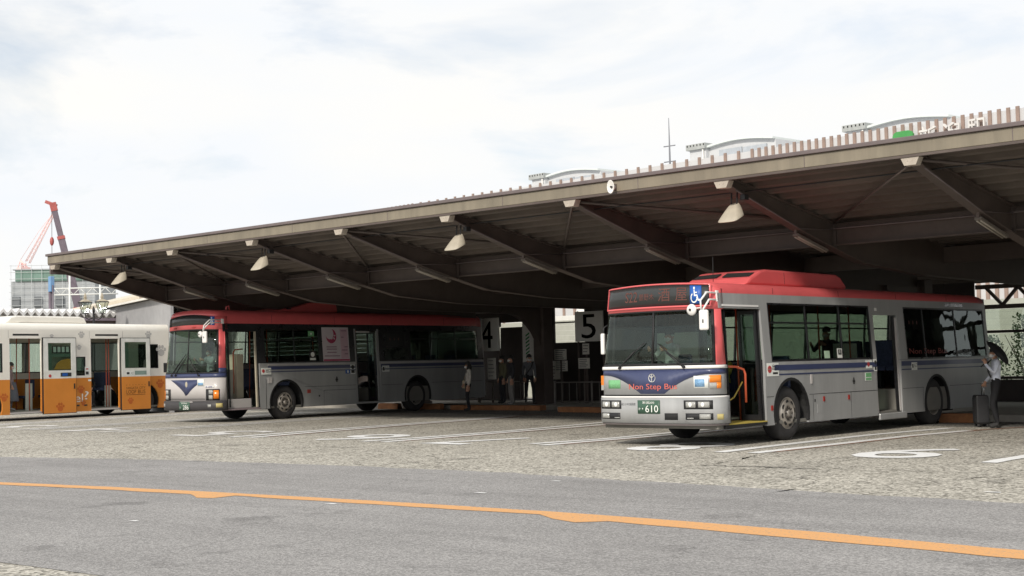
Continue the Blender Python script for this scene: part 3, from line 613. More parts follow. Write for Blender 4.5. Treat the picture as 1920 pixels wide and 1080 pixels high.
# lantern lamp post
lp = empty('lantern_post', (-50, 29.6, 0), R(40)); tag(lp, 'black twin lantern street lamp behind the white bus roof', 'street lamp')
MB().tube([(0, 0, 0), (0, 0, .8), (0, 0, .9), (0, 0, 3.9)], [.11, .11, .06, .045], 8).build('post', M_BLACK, lp)
MB().tube([(0, 0, 3.9), (0, 0, 4.02), (0, 0, 4.15)], [.05, .06, .01], 8).build('finial', M_BLACK, lp)
for s in (-1, 1):
    MB().tube([(0, 0, 3.7), (s*.2, 0, 3.62), (s*.32, 0, 3.7), (s*.34, 0, 3.86)], .025, 6).build('arm', M_BLACK, lp)
    la = MB(); c = s*.34
    for ax, ay in ((1, 1), (1, -1), (-1, 1), (-1, -1)): la.tube([(c+ax*.09, ay*.09, 3.88), (c+ax*.2, ay*.2, 4.3)], .012, 5)
    la.box(c-.1, c+.1, -.1, .1, 3.85, 3.88); la.box(c-.22, c+.22, -.22, .22, 4.3, 4.33); lo = la.build('lantern', M_BLACK, lp)
    hd = MB(); hd.lathe([(.27, 4.331), (.12, 4.41), (.05, 4.43), (.07, 4.52), (.02, 4.66), (0, 4.7)], (c, 0, 0), 'z', 4, False); hd.build('lantern_cap', mat('lantern_cap', S(170, 160, 140), .5), lo)
    g4 = MB(); g4.v = [(c+a*k, b_*k, z) for z, k in ((3.885, .085), (4.295, .19)) for a, b_ in ((1, 1), (-1, 1), (-1, -1), (1, -1))]
    for i in range(4): g4.face([i, (i+1) % 4, 4+(i+1) % 4, 4+i])
    g4.build('lantern_glass', G_CLEAR, lo)
# construction block with netting and scaffold
cb = empty('scaffolded_building', dp(100, 560, 190)*1.0, 0); cb.location.z = 0; cb.rotation_euler.z = math.atan2(_R0.y, _R0.x)+.05
tag(cb, 'grey scaffolded building under construction with green netting on top', 'building')
M_SCAF = mat('scaffold_sheet', S(158, 162, 165), .8, var=.12, scale=.5); M_NET = mat('green_net', S(112, 138, 128), .8, var=.2, scale=.8)
MB().box(-5.6, 5.6, 0, 12, 0, 14.1).build('sheeted_wall', M_SCAF, cb); MB().box(-5.0, 5.4, -.25, 11.8, 14.1, 15.6).build('netting', M_NET, cb); MB().box(-5.3, 5.5, -.4, 12, 15.6, 15.75).build('top_deck', M_SCAF, cb)
sc_ = mat('scaffold_tube', S(180, 184, 185), .5)
for i in range(9):
    x = -5.5+i*1.37; MB().tube([(x, -.5, 0), (x, -.5, 16.3)], .03, 5).build('standard', sc_, cb)
for i in range(9): MB().tube([(-5.7, -.52, 9+i*.9), (5.7, -.52, 9+i*.9)], .03, 5).build('ledger', sc_, cb)
for i in range(4): MB().box(-5.4+i*2.9, -4.4+i*2.9, -.3, -.02, 10.6, 12.0).build('opening', mat('dark_opening', S(110, 114, 118), .8), cb)
M_CRED = mat('crane_red', S(164, 84, 80), .5, var=.15); M_CGREY = mat('crane_grey', S(104, 94, 104), .5, var=.15); M_LRED = mat('pale_crane_red', S(238, 202, 198), .6)
# telescopic crane
cbase = dp(152, 596, 130); ctop = dp(100, 386, 130); tcr = empty('telescopic_crane', (cbase.x, cbase.y, 0)); tag(tcr, 'grey telescopic crane boom with red tip rising behind the canopy', 'crane')
o0 = Vector((cbase.x, cbase.y, 0)); A = cbase-o0; B = ctop-o0
A0 = A-(B-A)*.35
seg = [(A0, A.lerp(B, .45), .66), (A.lerp(B, .43), A.lerp(B, .72), .56), (A.lerp(B, .71), B, .46)]
for p, q, w in seg: MB().bar(p, q, w, w*1.1).build('boom_section', M_CGREY, tcr, .04)
for p, q, w in seg[:2]: MB().bar(q-(q-p).normalized()*.2, q+(q-p).normalized()*.1, w+.1, w+.12).build('boom_collar', M_CRED, tcr)
hd = MB(); hd.bar(B-(B-A).normalized()*.5, B+(B-A).normalized()*.3, .5, .6); hd.bar(B+Vector(_R0)*-.7+Vector((0, 0, .4)), B+Vector(_R0)*.3, .4, .3); hd.build('boom_head', M_CRED, tcr)
tip = B+Vector(_R0)*-.15
MB().tube([tip, tip+Vector((0, 0, -8.2))], .025, 5).build('hoist_rope', M_BLACK, tcr); MB().sphere(tip+Vector((0, 0, -3.3)), .2, .2, .42, 8, 6).build('hook_block', M_CRED, tcr)
MB().box(-2.2, 2.2, -1.6, 1.6, .9, 3.2).build('carrier', M_CRED, tcr, .1)
for sx in (-1.6, 0, 1.6):
    for sy in (-1.5, 1.5): MB().lathe([(.0, -.2), (.5, -.2), (.5, .2), (0, .2)], (sx, sy, .5), 'y', 14).build('wheel', M_RUBBER, tcr)
MB().bar(dp(147, 596, 130)-o0, dp(152, 578, 130)-o0, .9, 1.0).build('lift_cylinder', mat('crane_orange', S(214, 84, 60), .5), tcr)
auger = empty('drill_rig', (dp(97, 590, 128).x, dp(97, 590, 128).y, 0)); tag(auger, 'blue headed drilling mast hanging below the crane hook', 'drill rig')
zt = dp(97, 518, 128).z; zb = dp(97, 547, 128).z
MB().box(-.28, .18, -.2, .2, zb, zt).build('drive_head', mat('rig_blue', S(112, 150, 190), .5, var=.1), auger, .04)
MB().tube([(-.25, 0, 0), (-.25, 0, zb)], .16, 8).build('mast', M_CGREY, auger); MB().tube([(.22, 0, 0), (.22, 0, zb+.6)], .07, 6).build('guide', M_CGREY, auger)
# lattice crane on the block
lc = empty('lattice_crane', dp(44, 506, 198)); tag(lc, 'pale red lattice crane standing on the scaffolded building', 'crane'); o1 = Vector(lc.location)
j0 = dp(52, 492, 198)-o1; j1 = dp(103, 396, 198)-o1; apex = dp(38, 488, 198)-o1; rr = Vector(_R0)
def lattice(p, q, w, n, nm):
    b = MB(); d = (q-p).normalized(); s1 = d.cross(Vector(_F)).normalized()*w; s2 = Vector(_F)*w
    cs = [s1+s2, s1-s2, -s1-s2, -s1+s2]
    for c_ in cs: b.tube([p+c_, q+c_*.5], .045, 4)
    for i in range(n):
        for k in range(4): b.tube([p.lerp(q, i/n)+cs[k]*(1-.5*i/n), p.lerp(q, (i+1)/n)+cs[(k+1) % 4]*(1-.5*(i+1)/n)], .022, 4)
    b.build(nm, M_LRED, lc)
lattice(j0, j1, .28, 14, 'jib'); lattice(Vector((0, 0, -2)), Vector((0, 0, 1.0)), .5, 4, 'tower')
fm = MB(); fm.tube([(0, 0, .4), apex], .1, 5); fm.tube([rr*.9, apex], .1, 5); fm.tube([-rr*.9, apex], .08, 5); fm.box(-.7, .7, -.7, .7, .0, .35); fm.build('a_frame', M_LRED, lc)
MB().tube([apex, apex.lerp(j1, .55)+Vector((0, 0, .4)), j1], .03, 4).build('pendant_rope', M_LRED, lc)
# overhead line gantry of the railway
gn = empty('line_gantry', (dp(150, 590, 110).x, dp(150, 590, 110).y, 0), math.atan2(_R0.y, _R0.x)); tag(gn, 'white overhead line gantry above the pale shed', 'gantry')
gm_ = mat('gantry_white', S(214, 216, 214), .5); zg = dp(150, 540, 110).z
for z in (zg, zg-.5): MB().tube([(-2.0, 0, z), (3.0, 0, z)], .06, 5).build('chord', gm_, gn)
for x in (-.8, 1.6): MB().tube([(x, 0, 0), (x, 0, zg+1.4)], .09, 6).build('mast', gm_, gn)
for i in range(10): MB().tube([(-2+i*.5, 0, zg-.5*(i % 2)), (-1.5+i*.5, 0, zg-.5*((i+1) % 2))], .03, 4).build('lacing', gm_, gn)

# ------------------------------------------------------------------ buses
B_RED = mat('bus_red_paint', S(216, 98, 100), .38, var=.07, scale=2.5, coat=.3)
B_SILVER = mat('bus_silver_paint', S(158, 159, 159), .42, metal=0.1, var=.13, scale=2.4, streak=True, coat=.15)
B_LIGHT = mat('bus_light_grey_paint', S(188, 184, 182), .42, var=.06, scale=1.6, coat=.2)
B_BLUE = mat('bus_blue_paint', S(58, 66, 100), .4, var=.08, coat=.2)
B_WHITE = mat('bus_white_trim', (.78, .77, .75), .4, var=.05)
B_INT = mat('bus_interior_panel', S(190, 198, 188), .7, var=.08)
B_FLOOR = mat('bus_floor', S(120, 118, 112), .8, var=.12)
B_YEL = mat('step_yellow', S(178, 158, 74), .7, var=.15)
B_SEAT = mat('seat_fabric', S(66, 76, 104), .95, var=.3, scale=20)
B_POLE = mat('orange_grab_pole', S(196, 92, 62), .4, var=.06)
B_GASK = mat('black_rubber_trim', (.012, .012, .013), .6, var=.2)
B_BAND = mat('black_window_band', (.016, .016, .018), .28, var=.1)
B_LENS = mat('clear_lamp_lens', (.36, .36, .34), .12, var=.15, scale=30, spec=.8)
B_AMBER = mat('amber_lens', S(226, 128, 40), .2, var=.1)
B_REDL = mat('red_marker', (.35, .03, .02), .3)
B_PLATE = mat('green_plate', S(58, 88, 72), .5)
B_PLW = mat('plate_white', (.78, .8, .76), .5)
B_TXT = mat('orange_red_lettering', S(204, 104, 90), .5)
B_LEDR = mat('dim_led', S(96, 54, 46), .5)
B_DISP = mat('display_glass', S(50, 52, 52), .22, var=.06)
B_ISA = mat('access_blue', S(34, 88, 168), .45)
B_GREEN = mat('sticker_green', S(116, 176, 124), .6, var=.2, scale=30)
B_RIM = mat('wheel_rim', S(170, 164, 156), .42, metal=.55, var=.2, scale=8)
B_HOLE = mat('dark_recess', (.012, .012, .012), .8)
B_UNDER = mat('underbody', (.02, .02, .02), .9)
B_SKIN = mat('skin', S(196, 148, 122), .6, var=.06)

def wheel(root, x, y, r, side, dual=False, name='wheel'):
    """side +1 = outer face towards +x"""
    e = empty(name, (x, y, r), 0, root); s = side
    MB().lathe([(.56*r, 0), (.60*r, .015), (.86*r, .03), (.95*r, .0), (r, -.04), (r, -.22), (.95*r, -.26), (.6*r, -.27), (.56*r, -.27)], (0, 0, 0), 'x', 40).build('tyre', M_RUBBER, e)
    t = MB()
    if not dual: prof = [(.575*r, -.01), (.585*r, .012), (.555*r, .016), (.53*r, -.02), (.50*r, .015), (.36*r, .05), (.30*r, .055), (.27*r, .02), (.14*r, .02), (.13*r, .05), (.07*r, .06), (0, .06)]
    else: prof = [(.575*r, -.01), (.585*r, .012), (.555*r, .01), (.52*r, -.06), (.48*r, -.13), (.30*r, -.14), (.29*r, -.05), (.17*r, -.04), (.16*r, -.01), (0, .0)]
    t.lathe(prof, (0, 0, 0), 'x', 40); rim = t.build('rim', B_RIM, e)
    h = MB()
    for k in range(8):
        a = 2*math.pi*k/8+.2; rr_ = .435*r if not dual else .39*r; px = .034 if not dual else -.13
        u = Vector((0, math.cos(a), math.sin(a))); w = Vector((0, -math.sin(a), math.cos(a))); c_ = Vector((px, 0, 0))+u*rr_
        b0 = len(h.v); h.v += [tuple(c_+u*.038*math.cos(q)*.8+w*.05*math.sin(q)+Vector((.004, 0, 0))-u*0+Vector((.0-.12*math.cos(q)*.038 if not dual else 0, 0, 0))) for q in [2*math.pi*j/12 for j in range(12)]]; h.face(list(range(b0, b0+12)))
    tag(h.build('hand_hole', B_HOLE, e), kind='stuff')
    nb = MB()
    for k in range(8):
        a = 2*math.pi*k/8; px = .02 if not dual else -.045; rr_ = .20*r if not dual else .23*r
        nb.tube([(px, rr_*math.cos(a), rr_*math.sin(a)), (px+.035, rr_*math.cos(a), rr_*math.sin(a))], .02, 6)
    nb.build('nut', mat('dark_nut', S(90, 84, 80), .5, metal=.6), e)
    if s < 0: e.rotation_euler.z = math.pi
    return e

class Bus:
    def __init__(s, name, loc, rz, L, W, zr, label, rake=.08, crown=.05, tumble=.07, rc=.2, bulge=.25):
        s.L, s.W, s.zr, s.rake, s.crown, s.tum, s.rc, s.bulge = L, W, zr, rake, crown, tumble, rc, bulge
        s.root = empty(name, (loc[0], loc[1], 0), rz); tag(s.root, label, 'bus')
    def fy(s, x, z):
        t = (x+s.W/2)/(s.W/2); d = s.W/2*(1-abs(t)); y = -s.bulge+.12*t*t
        if d < s.rc: y += s.rc-math.sqrt(max(0, s.rc**2-(s.rc-d)**2))
        return y+s.rake*max(0, z-1.3)
    def D(s, x, y, z):
        t = (x+s.W/2)/(s.W/2); x2 = x-t*s.tum*max(0, z-1.35)
        return (x2, y, z+s.crown*max(0, 1-t*t)*min(1, max(0, (z-2.25)/(s.zr-2.25))))
    def mb(s): return MB(s.D)
    def front(s, m, x0, x1, z0, z1, off=0., th=.03, wl=None, wr=None, nz=1):
        W, rc = s.W, s.rc; xs = {round(x0, 5), round(x1, 5)}; n = int(W/.1)
        for i in range(n+1): xs.add(round(-W+W*i/n, 5))
        for k in range(9): d = rc*(1-math.cos(k*math.pi/16)); xs.add(round(-d, 5)); xs.add(round(-W+d, 5))
        xs = sorted(x for x in xs if x0-1e-6 <= x <= x1+1e-6)
        f0 = z0 if callable(z0) else (lambda x: z0); f1 = z1 if callable(z1) else (lambda x: z1)
        cols = []
        for x in xs:
            col = []
            for j in range(nz+1):
                z = f0(x)+(f1(x)-f0(x))*j/nz; p = Vector((x, s.fy(x, z)))
                a = Vector((max(-W, x-.004), s.fy(max(-W, x-.004), z))); b = Vector((min(0, x+.004), s.fy(min(0, x+.004), z)))
                tg = (b-a).normalized(); nn = Vector((tg.y, -tg.x))
                if x > -1e-4: nn = Vector((1, 0))
                if x < -W+1e-4: nn = Vector((-1, 0))
                col.append((p+nn*off, p+nn*(off-th), z))
            cols.append(col)
        if wr is not None: cols.append([(Vector((off, wr)), Vector((off-th, wr)), c[2]) for c in cols[-1]])
        if wl is not None: cols.insert(0, [(Vector((-W-off, wl)), Vector((-W-off+th, wl)), c[2]) for c in cols[0]])
        b0 = len(m.v); k = nz+1
        for col in cols:
            for p, q, z in col: m.v.append((p.x, p.y, z))
            for p, q, z in col: m.v.append((q.x, q.y, z))
        N = len(cols); I = lambda i, j, s_: b0+i*2*k+s_*k+j
        for i in range(N-1):
            for j in range(nz):
                m.face([I(i, j, 0), I(i+1, j, 0), I(i+1, j+1, 0), I(i, j+1, 0)], True); m.face([I(i, j, 1), I(i, j+1, 1), I(i+1, j+1, 1), I(i+1, j, 1)], True)
            m.face([I(i, 0, 0), I(i, 0, 1), I(i+1, 0, 1), I(i+1, 0, 0)]); m.face([I(i, nz, 0), I(i+1, nz, 0), I(i+1, nz, 1), I(i, nz, 1)])
        for i in (0, N-1):
            for j in range(nz): m.face([I(i, j, 0), I(i, j+1, 0), I(i, j+1, 1), I(i, j, 1)])
        return m
    def fpatch(s, name, mt, *a, parent=None, **k): m = s.mb(); s.front(m, *a, **k); return m.build(name, mt, parent or s.root)
    def side(s, m, poly, off=0., th=.04, far=False):
        if far: return m.prism(poly, lambda a, c, t: (-s.W-t, a, c), off-th, off)
        return m.prism(poly, lambda a, c, t: (t, a, c), off-th, off)
    def spatch(s, name, mt, poly, off=0., th=.04, far=False, parent=None, bevel=0):
        m = s.mb(); s.side(m, poly, off, th, far); return m.build(name, mt, parent or s.root, bevel)
    def srect(s, name, mt, y0, y1, z0, z1, off=0., th=.04, far=False, parent=None, bevel=0):
        return s.spatch(name, mt, [(y0, z0), (y1, z0), (y1, z1), (y0, z1)], off, th, far, parent, bevel)
    def ftext(s, name, body, mt, x0, x1, z0, z1, off, parent=None):
        def fn(u, v, w): x = x0+(x1-x0)*u; z = z0+(z1-z0)*v; return s.D(x, s.fy(x, z)-off, z)
        return text(name, body, fn, mt, parent or s.root)
    def stext(s, name, body, mt, y0, y1, z0, z1, off, parent=None):
        def fn(u, v, w): return s.D(off, y0+(y1-y0)*u, z0+(z1-z0)*v)
        return text(name, body, fn, mt, parent or s.root)
    def skirt(s, y0, y1, zb, zt, arches):
        """polygon (y, z) with wheel arch notches on its lower edge; arches: (centre, centre z, radius)"""
        p = [(y0, zt), (y0, zb)]
        for c, cz, r in arches:
            a0 = math.asin(max(-1, min(1, (zb-cz)/r)))
            for i in range(15): a = math.pi-a0-(math.pi-2*a0)*i/14; p.append((c+r*math.cos(a), cz+r*math.sin(a)))
        return p+[(y1, zb), (y1, zt)]
    def roof(s, mt, zb, yend, rr=.16, dome=.1):
        W, zr = s.W, s.zr; prof = [(0, zb), (0, zr-rr)]
        for k in range(1, 6): a = k*math.pi/10; prof.append((-rr*(1-math.cos(a)), zr-rr+rr*math.sin(a)))
        n = 12; prof += [(-rr-(W-2*rr)*i/n, zr) for i in range(1, n)]
        prof += [(-W-x, z) for x, z in prof[:7][::-1]]
        m = s.mb(); rows = []
        for dy, dz in ((0, 1.), (.015, .62), (.05, .28), (.12, .07), (.22, 0)):
            rows.append([(x, s.fy(x, z-dome*dz)+dy, z-dome*dz*(1 if z > zb+.02 else 0)) for x, z in prof])
        for f in (.04, .15, .3, .5, .7, .85, .97): rows.append([(x, .3+(yend-.3)*f, z) for x, z in prof])
        rows.append([(x, yend, z-.03) for x, z in prof])
        for r in rows: m.v += r
        k = len(prof)
        for i in range(len(rows)-1):
            for j in range(k-1): m.face([i*k+j, (i+1)*k+j, (i+1)*k+j+1, i*k+j+1], True)
        m.face(list(range(k))); m.face([(len(rows)-1)*k+j for j in range(k)][::-1])
        return m.build('roof', mt, s.root)
    def glass_pane(s, y0, y1, z0, z1, mt, far=False, parent=None, off=-.012): return s.srect('window', mt, y0, y1, z0, z1, off, .006, far, parent)
    def seat(s):
        m = MB(); m.box(-.21, .21, -.2, .22, .38, .47); m.box(-.21, .21, .17, .25, .45, 1.02); return m.mesh('seat', B_SEAT)
    def interior(s, zf, seats, poles, y0=.3, y1=None, split=None):
        y1 = y1 or s.L-.1; W = s.W; r = s.root
        MB().box(-W+.05, -.05, -.05, split or y1, zf-.06, zf).build('floor', B_FLOOR, r)
        if split: MB().box(-W+.05, -.05, split, y1, zf-.06, zf+.42).build('raised_floor', B_FLOOR, r)
        me = s.seat(); lg = MB().box(-.04, .04, -.04, .1, 0, .38).mesh('seat_leg', B_GASK)
        for x, y, z, flip in seats:
            o = bpy.data.objects.new('seat', me); link(o, r); o.location = (x, y, z); o.rotation_euler.z = math.pi if flip else 0
            q = bpy.data.objects.new('seat_leg', lg); link(q, o)
        for x, y in poles: MB(s.D).tube([(x, y, zf), (x, y, s.zr-.2)], .017, 8).build('grab_pole', B_POLE, r)
    def driver_area(s, x, zf):
        r = s.root
        m = s.mb(); m.box(-s.W+.12, -.72, -.02, .3, .85, 1.33, (6, 1, 1)); m.build('dashboard', mat('dash_grey', S(86, 92, 92), .6), r, .03)
        t = MB(); t.lathe([(.2+.016*math.cos(a), .016*math.sin(a)) for a in [i*math.pi/4 for i in range(8)]], (0, 0, 0), 'z', 24, closed=True); t.tube([(-.2, 0, 0), (.2, 0, 0)], .012, 6); t.tube([(0, 0, 0), (0, -.02, -.3)], .03, 8)
        o = t.build('steering_wheel', B_GASK, r); o.location = (x, .52, 1.42); o.rotation_euler = (R(-28), 0, 0)
        m = MB(); m.box(x-.24, x+.24, .86, 1.3, zf+.42, zf+.56); m.box(x-.24, x+.24, 1.24, 1.36, zf+.5, zf+1.22); m.box(x-.12, x+.12, .98, 1.2, zf, zf+.42); m.build('driver_seat', B_SEAT, r, .03)
        MB().box(-s.W+.08, -1.5, 1.55, 1.6, zf, 2.0).build('driver_partition', B_INT, r)
        MB().box(-.78, -.5, .55, .85, zf, zf+.95).build('fare_box', mat('fare_box', S(170, 168, 160), .5), r, .02)

def isa_sign(bus, fn, parent):
    """white wheelchair user on the blue square; fn(u, v) maps the unit square"""
    m = MB()
    def stroke(pts, w):
        for i in range(len(pts)-1):
            a, b = Vector(pts[i]), Vector(pts[i+1]); d = (b-a).normalized(); nrm = Vector((-d.y, d.x))*w/2; e = d*w*.4
            k = len(m.v)
            for q in (a-e+nrm, b+e+nrm, b+e-nrm, a-e-nrm): m.v.append(fn(q.x, q.y))
            m.face([k, k+1, k+2, k+3])
    stroke([(.38+.25*math.cos(a), .33+.25*math.sin(a)) for a in [R(130)+R(230)*i/16 for i in range(17)]], .075)
    stroke([(.40, .74), (.42, .46), (.64, .46), (.74, .2), (.84, .22)], .085); stroke([(.41, .62), (.62, .62)], .065)
    k = len(m.v)
    for i in range(12): m.v.append(fn(.40+.075*math.cos(i*math.pi/6), .86+.075*math.sin(i*math.pi/6)))
    m.face(list(range(k, k+12))); return m.build('wheelchair_symbol', B_PLW, parent)

def sticker(bus, name, y0, y1, z0, z1, base, marks, off=.004):
    o = bus.srect(name, base, y0, y1, z0, z1, off, .003)
    for kind, mt, a, b, c, d in marks:
        ya, yb = y0+(y1-y0)*a, y0+(y1-y0)*b; za, zb = z0+(z1-z0)*c, z0+(z1-z0)*d
        if kind == 'box': bus.srect('sticker_print', mt, ya, yb, za, zb, off+.003, .002, parent=o)
        elif kind == 'disc':
            cy, cz, rr_ = (ya+yb)/2, (za+zb)/2, min(yb-ya, zb-za)/2
            bus.spatch('sticker_print', mt, [(cy+rr_*math.cos(i*math.pi/8), cz+rr_*math.sin(i*math.pi/8)) for i in range(16)], off+.003, .002, parent=o)
        else: bus.stext('sticker_print', kind, mt, ya, yb, za, zb, off+.004, parent=o)
    return o
B_PRINT = mat('sticker_black', (.03, .03, .03), .6); B_PRED = mat('sticker_red', (.45, .05, .05), .6)

# ---------------- right bus
rb = Bus('city_bus', (-13.49, 19.76), .0194, 11.05, 2.5, 2.79, 'red roofed silver city bus numbered 610 with both doors open', rake=.09)
r = rb.root; L_ = rb.L
AR = [(2.28, .5, .63), (8.28, .45, .62)]
rb.roof(B_RED, 2.62, L_)
# front
rb.fpatch('front_header', B_RED, -2.5, 0, 2.345, 2.70, 0, .06, wl=.25, wr=.25, nz=2)
rim_h = rb.mb(); rb.front(rim_h, -2.43, -.07, 2.752, 2.775, .022, .03); rb.front(rim_h, -2.43, -.07, 2.385, 2.412, .022, .03); rb.front(rim_h, -2.43, -2.40, 2.412, 2.752, .022, .03); rb.front(rim_h, -.10, -.07, 2.412, 2.752, .022, .03); rim_h.build('display_rim', B_RED, r)
disp = rb.fpatch('destination_display', B_DISP, -2.398, -.102, 2.414, 2.750, .008, .02)
rb.ftext('route_number', 'S22', B_LEDR, -1.93, -1.63, 2.50, 2.67, .012, disp); rb.ftext('route_text', '曽野木', B_LEDR, -1.58, -1.24, 2.52, 2.63, .012, disp)
rb.ftext('route_text', '酒', B_LEDR, -1.14, -.88, 2.49, 2.70, .012, disp); rb.ftext('route_text', '屋', B_LEDR, -.76, -.52, 2.49, 2.70, .012, disp)
isa = rb.fpatch('wheelchair_sign', B_ISA, -.46, -.23, 2.435, 2.735, .014, .004)
isa_sign(rb, lambda u, v: rb.D(-.46+.23*u, rb.fy(-.46+.23*u, 2.435+.3*v)-.02, 2.435+.3*v), isa)
ws = rb.mb(); rb.front(ws, -2.49, -.075, 1.435, 2.34, -.012, .006, nz=3); ws.build('windscreen', G_WIND, r)
gk = rb.mb(); rb.front(gk, -2.5, -.05, 2.318, 2.345, -.002, .03); rb.front(gk, -2.5, -.05, 1.40, 1.438, -.002, .03); rb.front(gk, -.085, -.05, 1.44, 2.317, -.002, .03); rb.front(gk, -2.5, -2.485, 1.44, 2.317, -.002, .03, wl=.2); rb.front(gk, -1.27, -1.23, 1.44, 2.317, -.003, .02); gk.build('windscreen_gasket', B_GASK, r)
rb.fpatch('corner_pillar', B_RED, -.048, 0, 1.40, 2.344, 0, .04, wr=.17, nz=2)
rb.fpatch('front_white_band', B_WHITE, -2.5, 0, 1.34, 1.395, .022, .06, wl=.25, wr=.17)
rb.fpatch('front_panel', B_SILVER, -2.5, 0, .90, 1.34, 0, .05, wl=.25, wr=.17)
def vee(x):
    a = abs(x+1.25)
    if a < .26: return .915
    t = min(1, (a-.26)/.85); return .915+.33*math.sin(t*math.pi/2)**.9
rb.fpatch('blue_front_band', B_BLUE, -2.5, 0, vee, 1.338, .004, .003, wl=.25, wr=.17)
rb.ftext('front_lettering', 'Non Step Bus', B_TXT, -1.76, -.74, .965, 1.09, .010)
em_ = rb.mb(); c0 = len(em_.v)
em_.lathe([(.075, -.006), (.075, .004), (.062, .006)], (-1.25, rb.fy(-1.25, 1.19), 1.19), 'y', 20); em_.v = [(x, min(y, rb.fy(-1.25, 1.19)-.004), z) for x, y, z in em_.v]
for a in (-50, 0, 50, 180): d = Vector((math.sin(R(a)), 0, math.cos(R(a)))); em_.bar(Vector((-1.25, rb.fy(-1.25, 1.19)-.011, 1.19)), Vector((-1.25, rb.fy(-1.25, 1.19)-.011, 1.19))+d*.068, .012, .008, (0, 1, 0))
em_.build('emblem', mat('emblem_grey', S(190, 190, 186), .4), r)
rb.fpatch('green_sticker', B_GREEN, -2.26, -1.97, 1.01, 1.16, .004, .003)
stk = rb.fpatch('illustrated_sticker', B_PLW, -.42, -.16, 1.01, 1.215, .005, .003); rb.fpatch('sticker_print', mat('sticker_sky', S(120, 160, 196), .5, var=.3, scale=30), -.40, -.22, 1.03, 1.16, .009, .003, parent=stk)
rb.fpatch('corner_lamp', B_AMBER, -.135, -.012, 1.10, 1.225, .022, .03); rb.fpatch('corner_lamp', B_AMBER, -.05, -.012, 1.0, 1.10, .022, .03); rb.fpatch('corner_lamp_clear', B_LENS, -.135, -.05, 1.0, 1.098, .022, .03)
rb.fpatch('far_corner_lamp', B_AMBER, -2.5, -2.46, 1.07, 1.24, .045, .05, wl=.12); rb.fpatch('far_corner_lamp', B_LENS, -2.5, -2.46, .98, 1.07, .045, .05, wl=.12)
rb.fpatch('gap_shadow_strip', B_GASK, -2.5, 0, .878, .90, -.02, .03, wl=.2, wr=.15)
bu = rb.mb(); rb.front(bu, -2.5, 0, .41, .845, .055, .09, wl=.25, wr=.17, nz=2); bumper = bu.build('bumper', B_SILVER, r)
rb.fpatch('bumper_top', B_WHITE, -2.5, 0, .845, .876, .048, .08, wl=.25, wr=.17); rb.fpatch('bumper_skirt', mat('bumper_shadow_grey', S(120, 112, 112), .6), -2.5, 0, .375, .41, .03, .06, wl=.25, wr=.17)
for s_ in (-1, 1):
    a0, a1 = (-1.25+.66, -1.25+1.15) if s_ > 0 else (-1.25-1.15, -1.25-.66)
    h1 = rb.fpatch('headlight', B_GASK, a0, a1, .655, .805, .060, .03, parent=bumper)
    for k in range(2):
        w = (a1-a0-.13)/2; xx = a0+.04+k*(w+.05); rb.fpatch('lens', B_LENS, xx, xx+w, .682, .78, .066, .01, parent=h1); cx_ = xx+w/2; lz = MB(); lz.sphere((cx_, rb.fy(cx_, .73)-.068, .73), .036, .012, .04, 12, 6); lz.build('bulb', mat('bulb_glass', (.85, .85, .83), .1, spec=1), h1)
    h2 = rb.fpatch('fog_light', B_GASK, a0+(.03 if s_ > 0 else 0), a1-(0 if s_ > 0 else .03), .475, .585, .060, .03, parent=bumper)
    xx = a1-.2 if s_ > 0 else a0+.03
    rb.fpatch('lens', B_LENS, xx, xx+.17, .49, .572, .066, .01, parent=h2)
    xx = a0+.06 if s_ > 0 else a1-.16
    rb.fpatch('lens', B_LENS, xx, xx+.12, .492, .508, .066, .01, parent=h2)
rb.fpatch('side_marker', mat('pale_amber', S(190, 176, 118), .3), -.06, -.012, .475, .57, .062, .02, parent=bumper)
rb.fpatch('tow_recess', B_HOLE, -.97, -.71, .47, .585, .060, .01, parent=bumper)
pl = rb.fpatch('number_plate', B_PLATE, -1.53, -1.06, .575, .808, .064, .02, parent=bumper)
rb.ftext('plate_digits', '610', B_PLW, -1.36, -1.09, .60, .72, .070, pl); rb.ftext('plate_small_text', '新潟200', B_PLW, -1.42, -1.17, .745, .79, .070, pl); rb.ftext('plate_small_text', 'か', B_PLW, -1.51, -1.465, .64, .68, .070, pl); rb.ftext('plate_small_text', '・', B_PLW, -1.43, -1.41, .65, .675, .070, pl)
rb.ftext('bumper_lettering', '新潟５０キロ制限車', mat('bumper_ink', (.09, .09, .1), .6), -1.95, -1.58, .715, .765, .0665, bumper)
# mirrors and wipers
mr = rb.mb(); T = lambda pts, rd=.017: mr.tube(pts, rd, 8)
T([(-.03, .12, 2.62), (-.02, -.20, 2.62), (-.05, -.36, 2.48), (-.05, -.36, 2.32)]); T([(-.03, .12, 2.50), (-.02, -.14, 2.50), (-.05, -.34, 2.30)]); T([(-.05, -.36, 2.36), (-.28, -.38, 2.34)], .01); mr.box(-.06, .0, .08, .14, 2.47, 2.66); mr.build('mirror_arm', B_WHITE, r)
m_ = MB(); m_.box(-.13, .05, -.43, -.37, 1.98, 2.32); mo = m_.build('mirror', B_WHITE, r, .03); MB().box(-.05, -.03, -.437, -.431, 2.1, 2.16).build('mirror_bolt', B_GASK, mo)
m_ = MB(); m_.lathe([(0, -.05), (.05, -.045), (.09, -.02), (.1, 0), (0, 0.005)], (-.30, -.37, 2.33), 'y', 20); mo = m_.build('round_mirror', B_WHITE, r); MB().tube([(-.30, -.43, 2.33), (-.30, -.41, 2.33)], .022, 8).build('mirror_bolt', B_GASK, mo)
MB().tube([(-2.47, .12, 2.15), (-2.52, .06, 2.1), (-2.52, .05, 1.9)], .015, 6).build('far_mirror_arm', B_GASK, r); MB().box(-2.56, -2.48, .0, .06, 1.62, 2.0).build('far_mirror', B_WHITE, r, .02)
